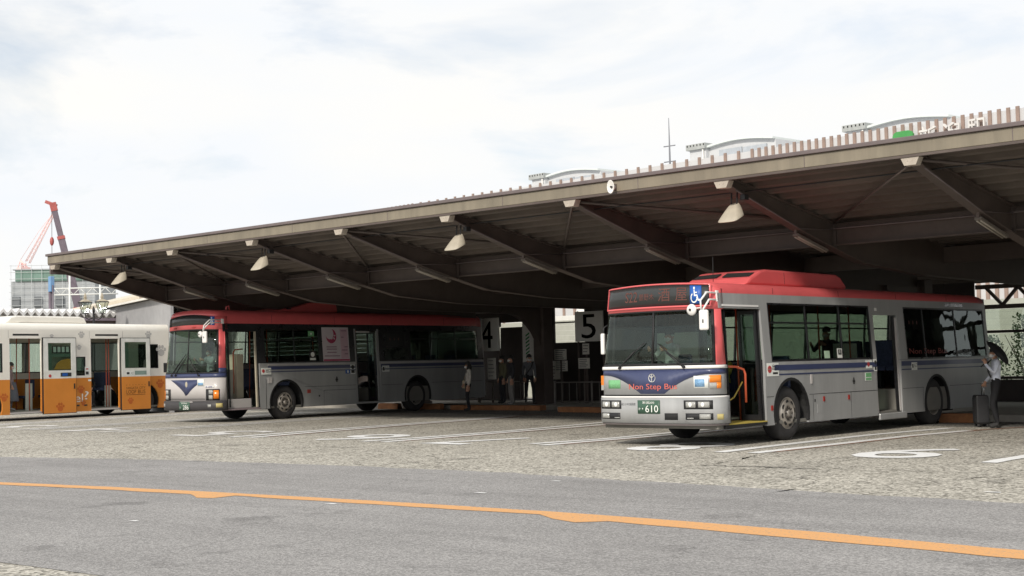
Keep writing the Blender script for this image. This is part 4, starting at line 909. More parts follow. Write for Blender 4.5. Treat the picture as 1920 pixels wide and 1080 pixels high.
def wiper(bus, x0, z0, x1, z1, x2, z2, x3, z3):
    w = MB(); f = lambda x, z, o: bus.D(x, bus.fy(x, z)-o, z)
    w.tube([f(x0, z0, .05), f((x0+x1)/2, (z0+z1)/2, .055), f(x1, z1, .04)], .012, 6); w.tube([f(x2, z2, .02), f((x2+x3)/2, (z2+z3)/2, .025), f(x3, z3, .02)], .010, 6); w.tube([f(x0, z0, 0), f(x0, z0, .06)], .025, 8)
    w.build('wiper', B_GASK, bus.root)
wiper(rb, -1.95, 1.37, -1.62, 1.66, -1.88, 1.45, -1.42, 1.80); wiper(rb, -.58, 1.37, -.92, 1.62, -.66, 1.45, -1.12, 1.78)
MB().tube([(-.46, .55, 2.84), (-.50, .62, 3.28)], .006, 5).build('aerial', B_GASK, r)
# door side body
rb.spatch('side_panel', B_SILVER, rb.skirt(1.42, 5.60, .30, 1.36+.06, [AR[0]]), 0, .05)
rb.spatch('side_panel', B_SILVER, rb.skirt(6.66, L_, .30, 1.395, [AR[1]]), 0, .05)
rb.srect('cant_panel', B_SILVER, .10, L_, 2.475, 2.62, 0, .05); rb.srect('door_pillar', B_SILVER, 1.42, 1.66, 1.42, 2.475, 0, .05); rb.srect('door_header', B_SILVER, .10, 1.42, 2.36, 2.475, 0, .05)
rb.srect('door_lintel_trim', B_WHITE, .2, 1.36, 2.395, 2.425, .012, .01)
rb.srect('pillar', B_SILVER, 5.47, 5.62, 1.42, 2.475, 0, .05); rb.srect('pillar', B_SILVER, 6.66, 6.97, 1.40, 2.475, 0, .05); rb.srect('pillar', B_SILVER, 10.97, L_, 1.40, 2.475, 0, .05); rb.srect('door_header', B_SILVER, 5.62, 6.66, 2.30, 2.475, 0, .05)
rb.srect('mid_step_panel', B_SILVER, 5.64, 6.82, .205, .335, .02, .05, bevel=.02)
rb.srect('blue_stripe', B_BLUE, 1.72, 5.60, 1.265, 1.36, .003, .003); rb.srect('blue_stripe', B_BLUE, 6.68, L_-.01, 1.265, 1.36, .003, .003); rb.srect('blue_line', B_BLUE, 1.72, 5.60, 1.178, 1.203, .003, .003); rb.srect('blue_line', B_BLUE, 6.68, L_-.01, 1.178, 1.203, .003, .003)
for y0, y1, z in ((2.92, 5.6, .80), (6.7, 7.66, .80), (8.92, 11.0, .80), (1.44, 1.68, .80)): rb.srect('panel_joint', B_GASK, y0, y1, z, z+.008, .0015, .003)
for y0, z0, z1 in ((4.50, .31, .80), (7.62, .31, .8), (3.05, .31, .8)): rb.srect('panel_joint', B_GASK, y0, y0+.008, z0, z1, .0015, .003)
for c, cz, rr_ in AR:
    a = MB(rb.D); pts = [(c+rr_*math.cos(t), cz+rr_*math.sin(t)) for t in [R(-15)+R(210)*i/18 for i in range(19)]]
    a.prism(pts+[(c+(rr_-.05)*math.cos(t), cz+(rr_-.05)*math.sin(t)) for t in [R(-15)+R(210)*i/18 for i in range(18, -1, -1)]], lambda p, q, t: (t, p, q), -.04, .008); a.build('wheel_arch_trim', B_GASK, r)
    a = MB(); a.prism(pts+[(c+(rr_+.03)*math.cos(t), cz+(rr_+.03)*math.sin(t)) for t in [R(-15)+R(210)*i/18 for i in range(18, -1, -1)]], lambda p, q, t: (t, p, q), -.7, -.055); a.build('wheel_arch', B_UNDER, r)
# windows: black surround, panes, sashes
def window_row(bus, y0, y1, z0, z1, mull, sash, mt, far=False, frame=.035):
    f = bus.mb(); bus.side(f, [(y0, z0), (y1, z0), (y1, z0+frame), (y0, z0+frame)], .002, .045, far); bus.side(f, [(y0, z1-frame), (y1, z1-frame), (y1, z1), (y0, z1)], .002, .045, far)
    ys = [y0]+mull+[y1]
    for i, y in enumerate(ys):
        w = frame if i in (0, len(ys)-1) else frame*.9; a, b = (y, y+w) if i == 0 else ((y-w, y) if i == len(ys)-1 else (y-w/2, y+w/2)); bus.side(f, [(a, z0+frame), (b, z0+frame), (b, z1-frame), (a, z1-frame)], .001, .044, far)
    if sash: bus.side(f, [(y0+frame, sash-.016), (y1-frame, sash-.016), (y1-frame, sash+.016), (y0+frame, sash+.016)], -.001, .04, far)
    fo = f.build('window_frame', B_BAND, bus.root)
    for i in range(len(ys)-1):
        a, b = ys[i]+.03, ys[i+1]-.03; zz = [z0+.03]+([sash] if sash else [])+[z1-.03]
        for k in range(len(zz)-1): bus.glass_pane(a, b, zz[k], zz[k+1], mt, far, parent=fo, off=-.014)
window_row(rb, 1.66, 5.47, 1.42, 2.475, [2.99, 4.27], 2.12, G_TINT); window_row(rb, 6.97, 10.97, 1.395, 2.475, [7.85, 9.4], None, G_DARK)
rb.srect('side_display', B_DISP, 7.06, 7.78, 1.98, 2.40, -.016, .02); rb.stext('side_display_text', '・・・', B_LEDR, 7.2, 7.6, 2.12, 2.2, -.012); rb.stext('window_lettering', 'Non Step Bus', mat('dim_red_lettering', S(120, 50, 44), .5), 7.1, 8.9, 1.47, 1.62, -.004); rb.stext('window_lettering', 'OMNIBUS', mat('dim_white_lettering', S(120, 122, 124), .5), 9.2, 10.3, 1.46, 1.57, -.004)
# far side
rb.spatch('far_side_panel', B_SILVER, rb.skirt(.12, L_, .30, 1.42, AR), 0, .05, far=True); rb.srect('far_cant_panel', B_SILVER, .12, L_, 2.475, 2.62, 0, .05, far=True)
window_row(rb, .25, L_-.05, 1.42, 2.475, [1.55, 2.9, 4.3, 5.7, 7.1, 8.5, 9.8], 2.12, G_TINT, far=True)
bk = rb.mb(); bk.box(-2.5, 0, L_, L_+.05, .35, 1.45, (8, 1, 2)); bk.box(-2.5, 0, L_, L_+.05, 2.3, 2.72, (8, 1, 1)); bk.box(-2.5, -2.25, L_, L_+.05, 1.45, 2.3); bk.box(-.25, 0, L_, L_+.05, 1.45, 2.3); bk.build('rear_panel', B_SILVER, r); m_ = rb.mb(); m_.box(-2.25, -.25, L_+.01, L_+.02, 1.45, 2.3); m_.build('rear_window', G_DARK, r)
# doors, step, fittings
rb.spatch('entrance_step', B_YEL, [(.10, .372), (1.42, .372), (1.42, .392), (.10, .392)], .012, .6); rb.spatch('step_edge', B_GASK, [(.10, .30), (1.42, .33), (1.42, .37), (.10, .37)], .01, .05)
def door_leaf(bus, y, x0, x1, z0, z1):
    m = MB(bus.D); m.box(x0, x1, y-.02, y+.02, z0, z0+.1); m.box(x0, x1, y-.02, y+.02, z1-.06, z1); m.box(x0, x0+.05, y-.02, y+.02, z0+.1, z1-.06); m.box(x1-.05, x1, y-.02, y+.02, z0+.1, z1-.06); o = m.build('door_leaf', B_BAND, bus.root)
    m = MB(bus.D); m.box(x0+.05, x1-.05, y-.004, y+.004, z0+.1, z1-.06); m.build('door_glass', G_TINT, o)
for y in (.20, .30): door_leaf(rb, y, -.42, -.03, .40, 2.33)
for y in (1.30, 1.38): door_leaf(rb, y, -.42, -.03, .40, 2.33)
rb.srect('sliding_door_rail', B_LIGHT, 6.60, 6.67, .36, 2.25, -.02, .03); rb.srect('sliding_door_edge', B_BAND, 6.50, 6.59, .36, 2.28, -.03, .03); rb.srect('door_jamb', B_LIGHT, 5.61, 5.65, .35, 2.3, -.01, .04)
sticker(rb, 'exit_sticker', 1.47, 1.87, 1.165, 1.40, B_PLW, [('disc', B_PRED, .05, .38, .2, .85), ('出口', B_PRINT, .42, .95, .48, .9), ('box', B_PRINT, .48, .9, .15, .3), ('box', B_PLW, .09, .34, .48, .57)])
sticker(rb, 'entry_sticker', 5.14, 5.40, 1.24, 1.40, B_PLW, [('disc', B_PRED, .2, .6, .2, .8)]); sticker(rb, 'notice_sticker', 5.47, 5.60, 1.18, 1.42, B_PLW, [('disc', B_PRINT, .2, .8, .5, .95), ('box', B_PRINT, .2, .8, .1, .4)])
sticker(rb, 'green_sticker', 5.10, 5.36, 1.00, 1.16, B_PLW, [('box', B_GREEN, .05, .95, .45, .95), ('box', B_GREEN, .05, .95, .08, .35)]); sticker(rb, 'entry_notice', 7.12, 7.38, 1.17, 1.33, B_PLW, [('入口', B_PRINT, .35, .92, .4, .9), ('box', B_PRINT, .1, .3, .3, .8)])
sticker(rb, 'phone_sticker', 4.06, 4.24, 1.46, 1.64, B_PLW, [('box', B_PRINT, .15, .85, .35, .9), ('disc', B_PLW, .25, .75, .45, .85)], off=-.004); sticker(rb, 'window_notice', 3.56, 3.76, 1.46, 1.60, mat('pale_green_paper', S(170, 196, 170), .7), [], off=-.004)
rb.stext('side_crest', '♣', B_PRINT, 4.58, 4.68, .95, 1.08, .004)
for y, z in ((3.42, .66), (4.38, .66), (1.57, .56)): rb.srect('reflector', B_REDL, y, y+.06, z, z+.09, .01, .01)
rb.srect('side_indicator', B_LIGHT, 2.98, 3.04, 1.0, 1.17, .012, .012); rb.srect('fuel_flap', B_SILVER, 3.2, 3.4, .45, .62, .004, .004); rb.srect('lock', B_GASK, 3.1, 3.13, .66, .71, .006, .006); rb.srect('door_lamp', B_WHITE, 5.72, 5.80, 2.38, 2.44, .012, .012)
rb.srect('roof_grille', M_CHROME, 9.0, 9.9, 2.52, 2.585, .004, .004)
for a, dual in ((AR[0], False), (AR[1], True)):
    y = a[0]-.06; wheel(r, -.07, y, .49, 1, dual); wheel(r, -2.43, y, .49, -1, dual)
MB().box(-2.35, -.15, .5, L_-.3, .30, .34).build('underbody', B_UNDER, r); MB().box(-1.7, -.8, 8.5, 10.8, .2, .3).build('engine_sump', B_UNDER, r)
# roof unit: fairing rails rising to the air conditioner
ac = rb.mb(); z0 = 2.80
ac.prism([(1.75, z0), (1.95, 2.93), (2.3, 3.07), (2.5, 3.10), (5.15, 3.085), (5.32, 3.03), (5.52, 2.86), (5.52, z0)], lambda a, c, t: (t, a, c), -2.0, -.5); aco = ac.build('air_conditioner', B_RED, r, .04)
for xa, xb in ((-1.93, -1.36), (-1.22, -.58)):
    g_ = rb.mb(); d_ = Vector((0, .35, .14)).normalized(); n_ = Vector((0, -.14, .35)).normalized()
    g_.obox(Vector(((xa+xb)/2, 2.10, 2.990))+n_*.004, (Vector((1, 0, 0)), d_, n_), (xb-xa)/2, .10, .006); g_.build('intake_grille', B_HOLE, aco)
MB(rb.D).box(-2.0, -.499, 3.12, 3.13, 2.84, 3.06).build('unit_seam', B_GASK, aco)
rb.interior(.37, [(-2.1, 2.3, .5, 0), (-2.1, 3.2, .37, 0), (-2.1, 4.0, .37, 0), (-2.1, 4.8, .37, 0), (-.38, 2.3, .5, 0), (-.38, 3.3, .37, 0), (-.38, 4.2, .37, 0), (-2.1, 7.4, .79, 0), (-1.65, 7.4, .79, 0), (-.4, 7.4, .79, 0), (-.85, 7.4, .79, 0), (-2.1, 8.4, .79, 0), (-.4, 8.4, .79, 0), (-2.1, 9.4, .79, 0), (-.4, 9.4, .79, 0)],
            [(-.62, 1.55), (-.62, 2.7), (-1.8, 2.75), (-.62, 4.5), (-1.8, 4.5), (-.6, 5.7), (-.6, 6.6)], split=6.9)
rb.driver_area(-1.72, .37)
gr = MB(); gr.tube([(-.30, .62, 1.36), (-.28, .9, 1.35), (-.25, 1.1, 1.30), (-.24, 1.14, 1.22), (-.24, 1.14, .72)], .022, 8); gr.build('door_grab_rail', B_POLE, r)
gr = MB(); gr.tube([(-.3, .35, 1.0), (-.3, .45, .82), (-.3, .65, .75), (-.3, .85, .82), (-.28, 1.1, 1.08)], .014, 6); gr.build('yellow_hose', B_YEL, r)
MB().box(-.95, -.9, 1.3, 1.6, .4, 2.0).build('inner_panel', B_INT, r); MB().box(-.9, -.85, .6, 1.38, .38, .68).build('step_riser', mat('riser_brown', S(110, 96, 80), .7), r)
MB().box(-1.0, -.95, 5.68, 6.6, .8, 1.75).build('door_screen', B_INT, r); MB().box(-.9, -.86, 5.66, 6.62, .39, .88).build('raised_step', B_FLOOR, r); MB().tube([(-.5, 5.7, 1.28), (-.5, 6.5, 1.28)], .016, 6).build('grab_bar', B_POLE, r)

for y in (1.9, 4.3, 6.7, 9.1): rb.srect('roof_joint', B_GASK, y, y+.007, 2.63, 2.745, .0015, .003)

# ---------------- left bus
lb = Bus('city_bus', (-33.15, 23.68), .0833, 11.8, 2.5, 3.19, 'red roofed silver city bus numbered 286 with white poster in window', rake=.07, crown=.07, rc=.24)
r = lb.root; L_ = lb.L
AL = [(2.46, .5, .68), (8.31, .53, .66)]
lb.roof(B_RED, 2.83, L_, rr=.2, dome=.16)
lb.fpatch('front_header', B_RED, -2.5, 0, 2.66, 3.04, 0, .06, wl=.3, wr=.3, nz=2)
disp = lb.fpatch('destination_display', B_DISP, -2.36, -.17, 2.775, lambda x: 3.0+.05*(1-((x+1.25)/1.1)**2), .010, .02); lb.fpatch('display_dark_edge', B_GASK, -2.38, -2.2, 2.77, 3.0, .013, .02, parent=disp)
isa = lb.fpatch('wheelchair_sign', B_ISA, -.31, -.16, 2.78, 3.02, .016, .004); isa_sign(lb, lambda u, v: lb.D(-.31+.15*u, lb.fy(-.31+.15*u, 2.78+.24*v)-.022, 2.78+.24*v), isa)
for x in (-2.05, -1.1): lb.fpatch('marker_lamp', B_REDL, x, x+.16, 2.69, 2.72, .02, .03)
ws = lb.mb(); lb.front(ws, -2.49, -.1, 1.445, 2.655, -.012, .006, nz=3); ws.build('windscreen', G_WIND, r)
gk = lb.mb(); lb.front(gk, -2.5, -.07, 2.63, 2.66, -.002, .03); lb.front(gk, -2.5, -.07, 1.405, 1.448, -.002, .03); lb.front(gk, -.11, -.07, 1.45, 2.629, -.002, .03); lb.front(gk, -2.5, -2.485, 1.45, 2.629, -.002, .03, wl=.2); lb.front(gk, -1.27, -1.235, 1.45, 2.629, -.003, .02); gk.build('windscreen_gasket', B_GASK, r)
lb.fpatch('corner_pillar', B_RED, -.068, 0, 1.56, 2.659, 0, .04, wr=.17, nz=2); lb.fpatch('blue_pillar_base', B_BLUE, -.068, 0, 1.405, 1.56, 0, .04, wr=.17)
lb.fpatch('blue_front_band', B_BLUE, -2.5, 0, 1.29, 1.405, .006, .06, wl=.25, wr=.17); lb.fpatch('front_panel', B_LIGHT, -2.5, 0, .62, 1.29, 0, .05, wl=.25, wr=.17)
def vee2(x):
    t = min(1, abs(x+1.27)/.74); return .70+.525*(t**.62 if t < 1 else 1)
lb.fpatch('blue_vee', B_BLUE, -2.01, -.53, vee2, 1.23, .005, .004); lb.fpatch('panel_joint', B_GASK, -2.2, -.5, .675, .69, .003, .004)
em_ = MB(); em_.sphere((-1.27, lb.fy(-1.27, 1.1)-.003, 1.1), .055, .012, .085, 12, 6); em_.build('emblem', mat('emblem_cream', S(176, 168, 150), .5), r)
stk = lb.fpatch('illustrated_sticker', B_PLW, -.80, -.54, 1.05, 1.25, .006, .003); lb.fpatch('sticker_print', MATS['sticker_sky'], -.77, -.57, 1.07, 1.15, .010, .003, parent=stk)
stk = lb.fpatch('lettered_sticker', B_PLW, -.50, -.18, 1.0, 1.06, .006, .003); lb.ftext('sticker_print', '新潟駅', mat('violet_print', S(86, 70, 130), .6), -.47, -.21, 1.005, 1.055, .011, stk)
for s_ in (-1, 1):
    a0, a1 = (-.46, -.055) if s_ > 0 else (-2.445, -2.04); h1 = lb.fpatch('headlight', B_GASK, a0, a1, .64, .965, .012, .03)
    xx = a0+.11 if s_ > 0 else a1-.25
    for z in (.67, .82): lb.fpatch('lens', B_LENS, xx, xx+.14, z, z+.12, .020, .01, parent=h1)
    xx = a1-.13 if s_ > 0 else a0+.01; lb.fpatch('indicator', B_AMBER, xx, xx+.115, .69, .93, .020, .01, parent=h1)
bumper = lb.fpatch('bumper', mat('dark_bumper', S(62, 60, 62), .6, var=.15), -2.5, 0, .355, .62, .05, .1, wl=.25, wr=.17, nz=2)
for a, b, z0, z1, mt in ((-.36, -.24, .45, .53, B_LENS), (-.12, -.02, .44, .56, MATS['pale_amber']), (-2.4, -2.27, .46, .55, B_LENS), (-1.5, -.95, .585, .612, B_LIGHT)): lb.fpatch('bumper_lamp' if mt is not B_LIGHT else 'plate_light', mt, a, b, z0, z1, .056, .01, parent=bumper)
pl = lb.fpatch('number_plate', B_PLATE, -1.54, -1.07, .365, .60, .06, .02, parent=bumper); lb.ftext('plate_digits', '286', B_PLW, -1.36, -1.11, .385, .51, .066, pl); lb.ftext('plate_small_text', '新潟200', B_PLW, -1.42, -1.17, .54, .585, .066, pl); lb.ftext('plate_small_text', 'う', B_PLW, -1.52, -1.465, .42, .47, .066, pl)
mr = lb.mb()
for z in (2.93, 2.85): mr.tube([(-.02, .12, z), (-.0, -.34, z), (-.05, -.52, z-.17), (-.05, -.56, z-.32)], .017, 8)
mr.box(-.05, .02, .1, .16, 2.82, 2.96); mr.build('mirror_arm', B_WHITE, r); mo = MB().box(-.12, .06, -.62, -.55, 2.27, 2.6).build('mirror', B_WHITE, r, .03); MB().box(-.04, -.02, -.63, -.622, 2.4, 2.45).build('mirror_bolt', B_GASK, mo)
m_ = MB(); m_.lathe([(0, -.05), (.05, -.045), (.085, -.02), (.095, 0), (0, .005)], (-.25, -.56, 2.52), 'y', 20); mo = m_.build('round_mirror', B_WHITE, r); MB().tube([(-.25, -.62, 2.52), (-.25, -.6, 2.52)], .022, 8).build('mirror_bolt', B_GASK, mo)
wiper(lb, -1.95, 1.36, -1.42, 1.86, -1.85, 1.45, -1.30, 1.98); wiper(lb, -.72, 1.36, -1.12, 1.86, -.8, 1.45, -1.24, 1.95); wiper(lb, -1.75, 1.36, -1.38, 1.8, -1.7, 1.45, -1.28, 1.85)
# side
lb.spatch('side_panel', B_SILVER, lb.skirt(1.42, 5.42, .335, 1.665, [AL[0]]), 0, .05); lb.spatch('side_panel', B_SILVER, lb.skirt(6.55, L_, .335, 1.665, [AL[1]]), 0, .05)
lb.srect('cant_panel', B_BAND, .12, L_, 2.70, 2.83, 0, .05); lb.srect('door_pillar', B_BAND, 1.42, 1.64, 1.665, 2.70, 0, .05); lb.srect('pillar', B_BAND, 3.9, 5.42, 1.665, 2.70, 0, .05); lb.srect('pillar', B_BAND, 6.55, 8.02, 1.665, 2.70, 0, .05); lb.srect('pillar', B_BAND, 11.57, L_, 1.665, 2.70, 0, .05)
for y0, y1 in ((1.75, 5.40), (6.57, L_-.01)): lb.srect('blue_stripe', B_BLUE, y0, y1, 1.475, 1.572, .003, .003); lb.srect('blue_line', B_BLUE, y0, y1, 1.40, 1.425, .003, .003); lb.srect('silver_rail', B_LIGHT, y0, y1, 1.60, 1.635, .012, .012)
window_row(lb, 1.64, 3.9, 1.665, 2.70, [2.85], 2.35, G_TINT); window_row(lb, 8.02, 11.57, 1.665, 2.70, [9.03, 10.35], 2.38, G_TINT)
lb.srect('side_display', B_DISP, 6.85, 7.75, 2.15, 2.60, .004, .01); lb.stext('side_display_text', '・・・', B_LEDR, 7.05, 7.5, 2.33, 2.42, .008)
lb.srect('lower_pane', G_TINT, 6.75, 7.9, 1.72, 2.08, .004, .006)
ps = lb.srect('poster', mat('poster_white', S(206, 196, 200), .6, var=.04), 4.02, 5.17, 1.69, 2.74, .012, .008)
pk = mat('poster_crimson', S(168, 60, 92), .6); lb.srect('poster_strip', pk, 4.03, 5.16, 1.70, 1.755, .015, .002, parent=ps)
cy, cz, rr_ = 4.41, 2.47, .225
out_ = [(cy+rr_*math.cos(a), cz+rr_*math.sin(a)*1.0) for a in [R(-165)+R(230)*i/24 for i in range(25)]]; inn = [(cy-.07+.175*math.cos(a), cz+.075+.175*math.sin(a)) for a in [R(55)-R(215)*i/24 for i in range(25)]]
lb.spatch('poster_crescent', pk, out_+inn, .015, .002, parent=ps)
for k in range(5):
    a = R(90)+k*R(72); c_ = (cy+.075+.075*math.cos(a), cz-.01+.075*math.sin(a)); lb.spatch('poster_petal', MATS['poster_white'], [(c_[0]+.045*math.cos(q)*math.cos(a)-.022*math.sin(q)*math.sin(a), c_[1]+.045*math.cos(q)*math.sin(a)+.022*math.sin(q)*math.cos(a)) for q in [i*math.pi/5 for i in range(10)]], .018, .002, parent=ps)
pf = mat('poster_faint_print', S(150, 120, 132), .6)
lb.srect('poster_column', mat('poster_pink', S(202, 172, 182), .6), 4.80, 5.12, 1.78, 2.70, .014, .001, parent=ps)
for y0, y1, z in ((4.18, 4.62, 2.12), (4.18, 4.62, 2.05), (4.2, 4.6, 1.95), (4.08, 4.74, 1.84), (4.84, 5.08, 2.62), (4.84, 4.95, 2.42), (4.95, 5.1, 2.12), (4.84, 5.08, 2.02), (4.95, 5.1, 1.9)): lb.srect('poster_print', pf, y0, y1, z, z+.03, .017, .001, parent=ps)
# far side, rear
lb.spatch('far_side_panel', B_SILVER, lb.skirt(.12, L_, .335, 1.665, AL), 0, .05, far=True); lb.srect('far_cant_panel', B_SILVER, .12, L_, 2.70, 2.83, 0, .05, far=True)
window_row(lb, .25, L_-.05, 1.665, 2.70, [1.6, 3.0, 4.4, 5.8, 7.2, 8.6, 10.2], 2.35, G_TINT, far=True)
bk = lb.mb(); bk.box(-2.5, 0, L_, L_+.05, .4, 1.7, (8, 1, 2)); bk.box(-2.5, 0, L_, L_+.05, 2.6, 3.1, (8, 1, 1)); bk.box(-2.5, -2.2, L_, L_+.05, 1.7, 2.6); bk.box(-.3, 0, L_, L_+.05, 1.7, 2.6); bk.build('rear_panel', B_SILVER, r); m_ = lb.mb(); m_.box(-2.2, -.3, L_+.01, L_+.02, 1.7, 2.6); m_.build('rear_window', G_DARK, r)
for c, cz, rr_ in AL:
    a = MB(); pts = [(c+rr_*math.cos(t), cz+rr_*math.sin(t)) for t in [R(-15)+R(210)*i/18 for i in range(19)]]
    a.prism(pts+[(c+(rr_-.05)*math.cos(t), cz+(rr_-.05)*math.sin(t)) for t in [R(-15)+R(210)*i/18 for i in range(18, -1, -1)]], lambda p, q, t: (t, p, q), -.04, .008); a.build('wheel_arch_trim', B_GASK, r)
    a = MB(); a.prism(pts+[(c+(rr_+.03)*math.cos(t), cz+(rr_+.03)*math.sin(t)) for t in [R(-15)+R(210)*i/18 for i in range(18, -1, -1)]], lambda p, q, t: (t, p, q), -.7, -.055); a.build('wheel_arch', B_UNDER, r)
for a, dual in ((AL[0], False), (AL[1], True)): wheel(r, -.07, a[0]-.03, .5, 1, dual); wheel(r, -2.43, a[0]-.03, .5, -1, dual)
for y0, y1, z in ((3.2, 5.4, .93), (6.6, 7.6, .9), (9.0, 11.7, .92)): lb.srect('panel_joint', B_GASK, y0, y1, z, z+.009, .0015, .003)
for y0, z0, z1 in ((4.0, .34, .80), (1.65, .34, 1.2)): lb.srect('panel_joint', B_GASK, y0, y0+.009, z0, z1, .0015, .003)
lb.srect('panel_joint', B_GASK, 4.0, 5.4, .80, .81, .0015, .003); lb.srect('reflector', B_REDL, 3.3, 3.44, .74, .85, .012, .012); lb.srect('lock', B_GASK, 3.78, 3.83, .62, .67, .008, .008); lb.srect('side_indicator', B_LIGHT, 1.72, 1.88, 1.08, 1.25, .012, .012); lb.stext('side_crest', '♣', B_PRINT, 4.5, 4.62, 1.05, 1.22, .004)
lb.srect('door_jamb', mat('door_jamb_cream', S(176, 168, 150), .5), 1.31, 1.36, .40, 2.62, -.01, .05); lb.srect('door_jamb_dark', B_BAND, 1.36, 1.42, .36, 2.70, 0, .05); lb.srect('door_header', B_BAND, .12, 1.42, 2.60, 2.70, 0, .05)
lb.srect('step_riser_panel', B_LIGHT, .24, 1.12, .40, .66, -.05, .04); lb.srect('step_edge', mat('step_mauve', S(150, 136, 140), .6), .10, 1.42, .34, .385, .02, .5)
lb.srect('door_jamb', B_SILVER, 5.42, 5.50, .36, 2.70, 0, .05); lb.srect('door_jamb', B_SILVER, 6.46, 6.55, .36, 2.70, 0, .05); lb.srect('door_header', B_BAND, 5.50, 6.46, 2.64, 2.70, 0, .05); lb.srect('door_lamp', B_WHITE, 5.55, 6.15, 2.585, 2.62, -.02, .02); lb.srect('mid_step', B_SILVER, 5.42, 6.55, .335, .40, .0, .3)
for y in (.22, .32): door_leaf(lb, y, -.45, -.03, .42, 2.58)
for y in (5.56, 6.40): door_leaf(lb, y, -.4, -.05, .42, 2.6)
sticker(lb, 'exit_sticker', 1.47, 1.86, 1.335, 1.53, B_PLW, [('出口', B_PRINT, .45, .95, .3, .85), ('disc', B_PRED, .08, .36, .25, .8)]); sticker(lb, 'notice_sticker', 5.17, 5.38, 1.28, 1.58, B_PLW, [('disc', B_PRINT, .15, .85, .5, .95), ('box', B_PRINT, .15, .85, .1, .4)]); sticker(lb, 'blue_sticker', 4.95, 5.15, 1.30, 1.42, B_ISA, [('box', B_PLW, .3, .7, .2, .8)]); sticker(lb, 'entry_notice', 6.62, 6.95, 1.32, 1.52, B_PLW, [('入口', B_PRINT, .35, .92, .3, .85), ('box', B_PRINT, .08, .3, .2, .8)])
sticker(lb, 'phone_sticker', 3.45, 3.73, 1.72, 2.0, B_PRINT, [('box', B_PLW, .08, .92, .06, .3), ('disc', B_PLW, .2, .8, .4, .95)], off=-.004); sticker(lb, 'green_window_sticker', 3.45, 3.70, 2.46, 2.62, B_GREEN, [('disc', B_PLW, .3, .7, .3, .7)], off=-.004)
MB().box(-2.3, -.15, .5, L_-.3, .33, .37).build('underbody', B_UNDER, r)
ac = lb.mb(); ac.prism([(2.6, 3.17), (2.75, 3.24), (3.4, 3.33), (3.95, 3.46), (4.2, 3.50), (5.05, 3.50), (5.16, 3.47), (5.22, 3.3), (5.22, 3.17)], lambda a, c, t: (t, a, c), -2.0, -.5); ac.build('air_conditioner', B_RED, r, .04)
MB(lb.D).tube([(-.35, .55, 3.20), (-.35, .57, 3.30), (-.35, .65, 3.32), (-.35, .68, 3.2)], .02, 6).build('lifting_eye', B_RED, r)
MB(lb.D).box(-.52, -.44, 3.05, 3.18, 3.26, 3.30).build('roof_clip', B_GASK, r)
lb.interior(.40, [(-2.1, 2.6, .5, 0), (-2.1, 3.5, .4, 0), (-2.1, 4.3, .4, 0), (-.38, 2.5, .62, 0), (-.38, 3.6, .5, 0), (-2.1, 7.2, .82, 0), (-.4, 7.2, .82, 0), (-2.1, 8.2, .82, 0), (-.4, 8.2, .82, 0), (-2.1, 9.2, .82, 0), (-.4, 9.2, .82, 0), (-.4, 10.2, .82, 0)], [(-.55, .50), (-.62, 2.3), (-1.8, 2.6), (-.62, 4.2), (-.45, 5.95), (-1.7, 5.6)], split=6.6)
lb.driver_area(-1.72, .55)
MB().box(-1.0, -.55, 1.02, 1.28, .66, 1.95).build('ticket_machine', mat('machine_cream', S(196, 186, 166), .6), r, .02); MB().tube([(-.62, .95, .8), (-.62, .95, 2.0), (-.62, 1.02, 2.08), (-.62, 1.3, 2.1)], .02, 8).build('grab_rail', B_POLE, r)
MB().box(-1.05, -1.0, 5.6, 6.4, .9, 1.9).build('door_screen', MATS['machine_cream'], r); MB().box(-.95, -.9, 5.5, 6.45, .40, .85).build('raised_step', B_FLOOR, r)

for y in (2.0, 4.6, 7.2, 9.8): lb.srect('roof_joint', B_GASK, y, y+.008, 2.84, 3.1, .0015, .003)

# ---------------- orange and white bus
O_WHITE = mat('loop_bus_white', S(238, 234, 224), .35, var=.04, scale=1.5, coat=.3); O_OR = mat('loop_bus_orange', S(214, 136, 56), .38, var=.06, scale=1.5, coat=.3)
O_PAW = mat('paw_grey', S(186, 184, 180), .5); O_PAWO = mat('paw_orange', S(190, 100, 40), .5); O_FR = mat('door_frame_white', S(222, 222, 216), .4); O_TEAL = mat('pale_teal_panel', S(196, 216, 206), .5); O_AMB = mat('ochre_print', S(206, 158, 70), .6)
ob = Bus('loop_bus', (-42.66, 20.27), .13, 10.3, 2.4, 3.18, 'orange and white loop bus with two open doors at left edge', tumble=.02)
r = ob.root; L_ = ob.L; K = 8.0; AO = [(K-6.75, .47, .6), (K-.32, .47, .62)]
ob.roof(O_WHITE, 2.95, L_, rr=.2, dome=.1)
ob.fpatch('front_panel', O_OR, -2.4, 0, .25, 1.34, 0, .05, wl=.3, wr=.3); ob.fpatch('front_header', O_WHITE, -2.4, 0, 2.6, 3.05, 0, .05, wl=.3, wr=.3, nz=2)
m_ = ob.mb(); ob.front(m_, -2.4, 0, 1.34, 2.6, -.01, .008, wl=.2, wr=.2, nz=2); m_.build('windscreen', G_WIND, r)
ZB, ZW = .20, 1.34
def run(y0, y1, arches=()):
    ob.spatch('orange_panel', O_OR, ob.skirt(K+y0, K+y1, ZB, ZW, arches), 0, .05)
run(-7.75, -5.88, [AO[0]]); run(-4.68, -2.67); run(-1.48, 2.3, [AO[1]])
ob.srect('cant_panel', O_WHITE, K-7.75, L_, 2.68, 2.95, 0, .05)
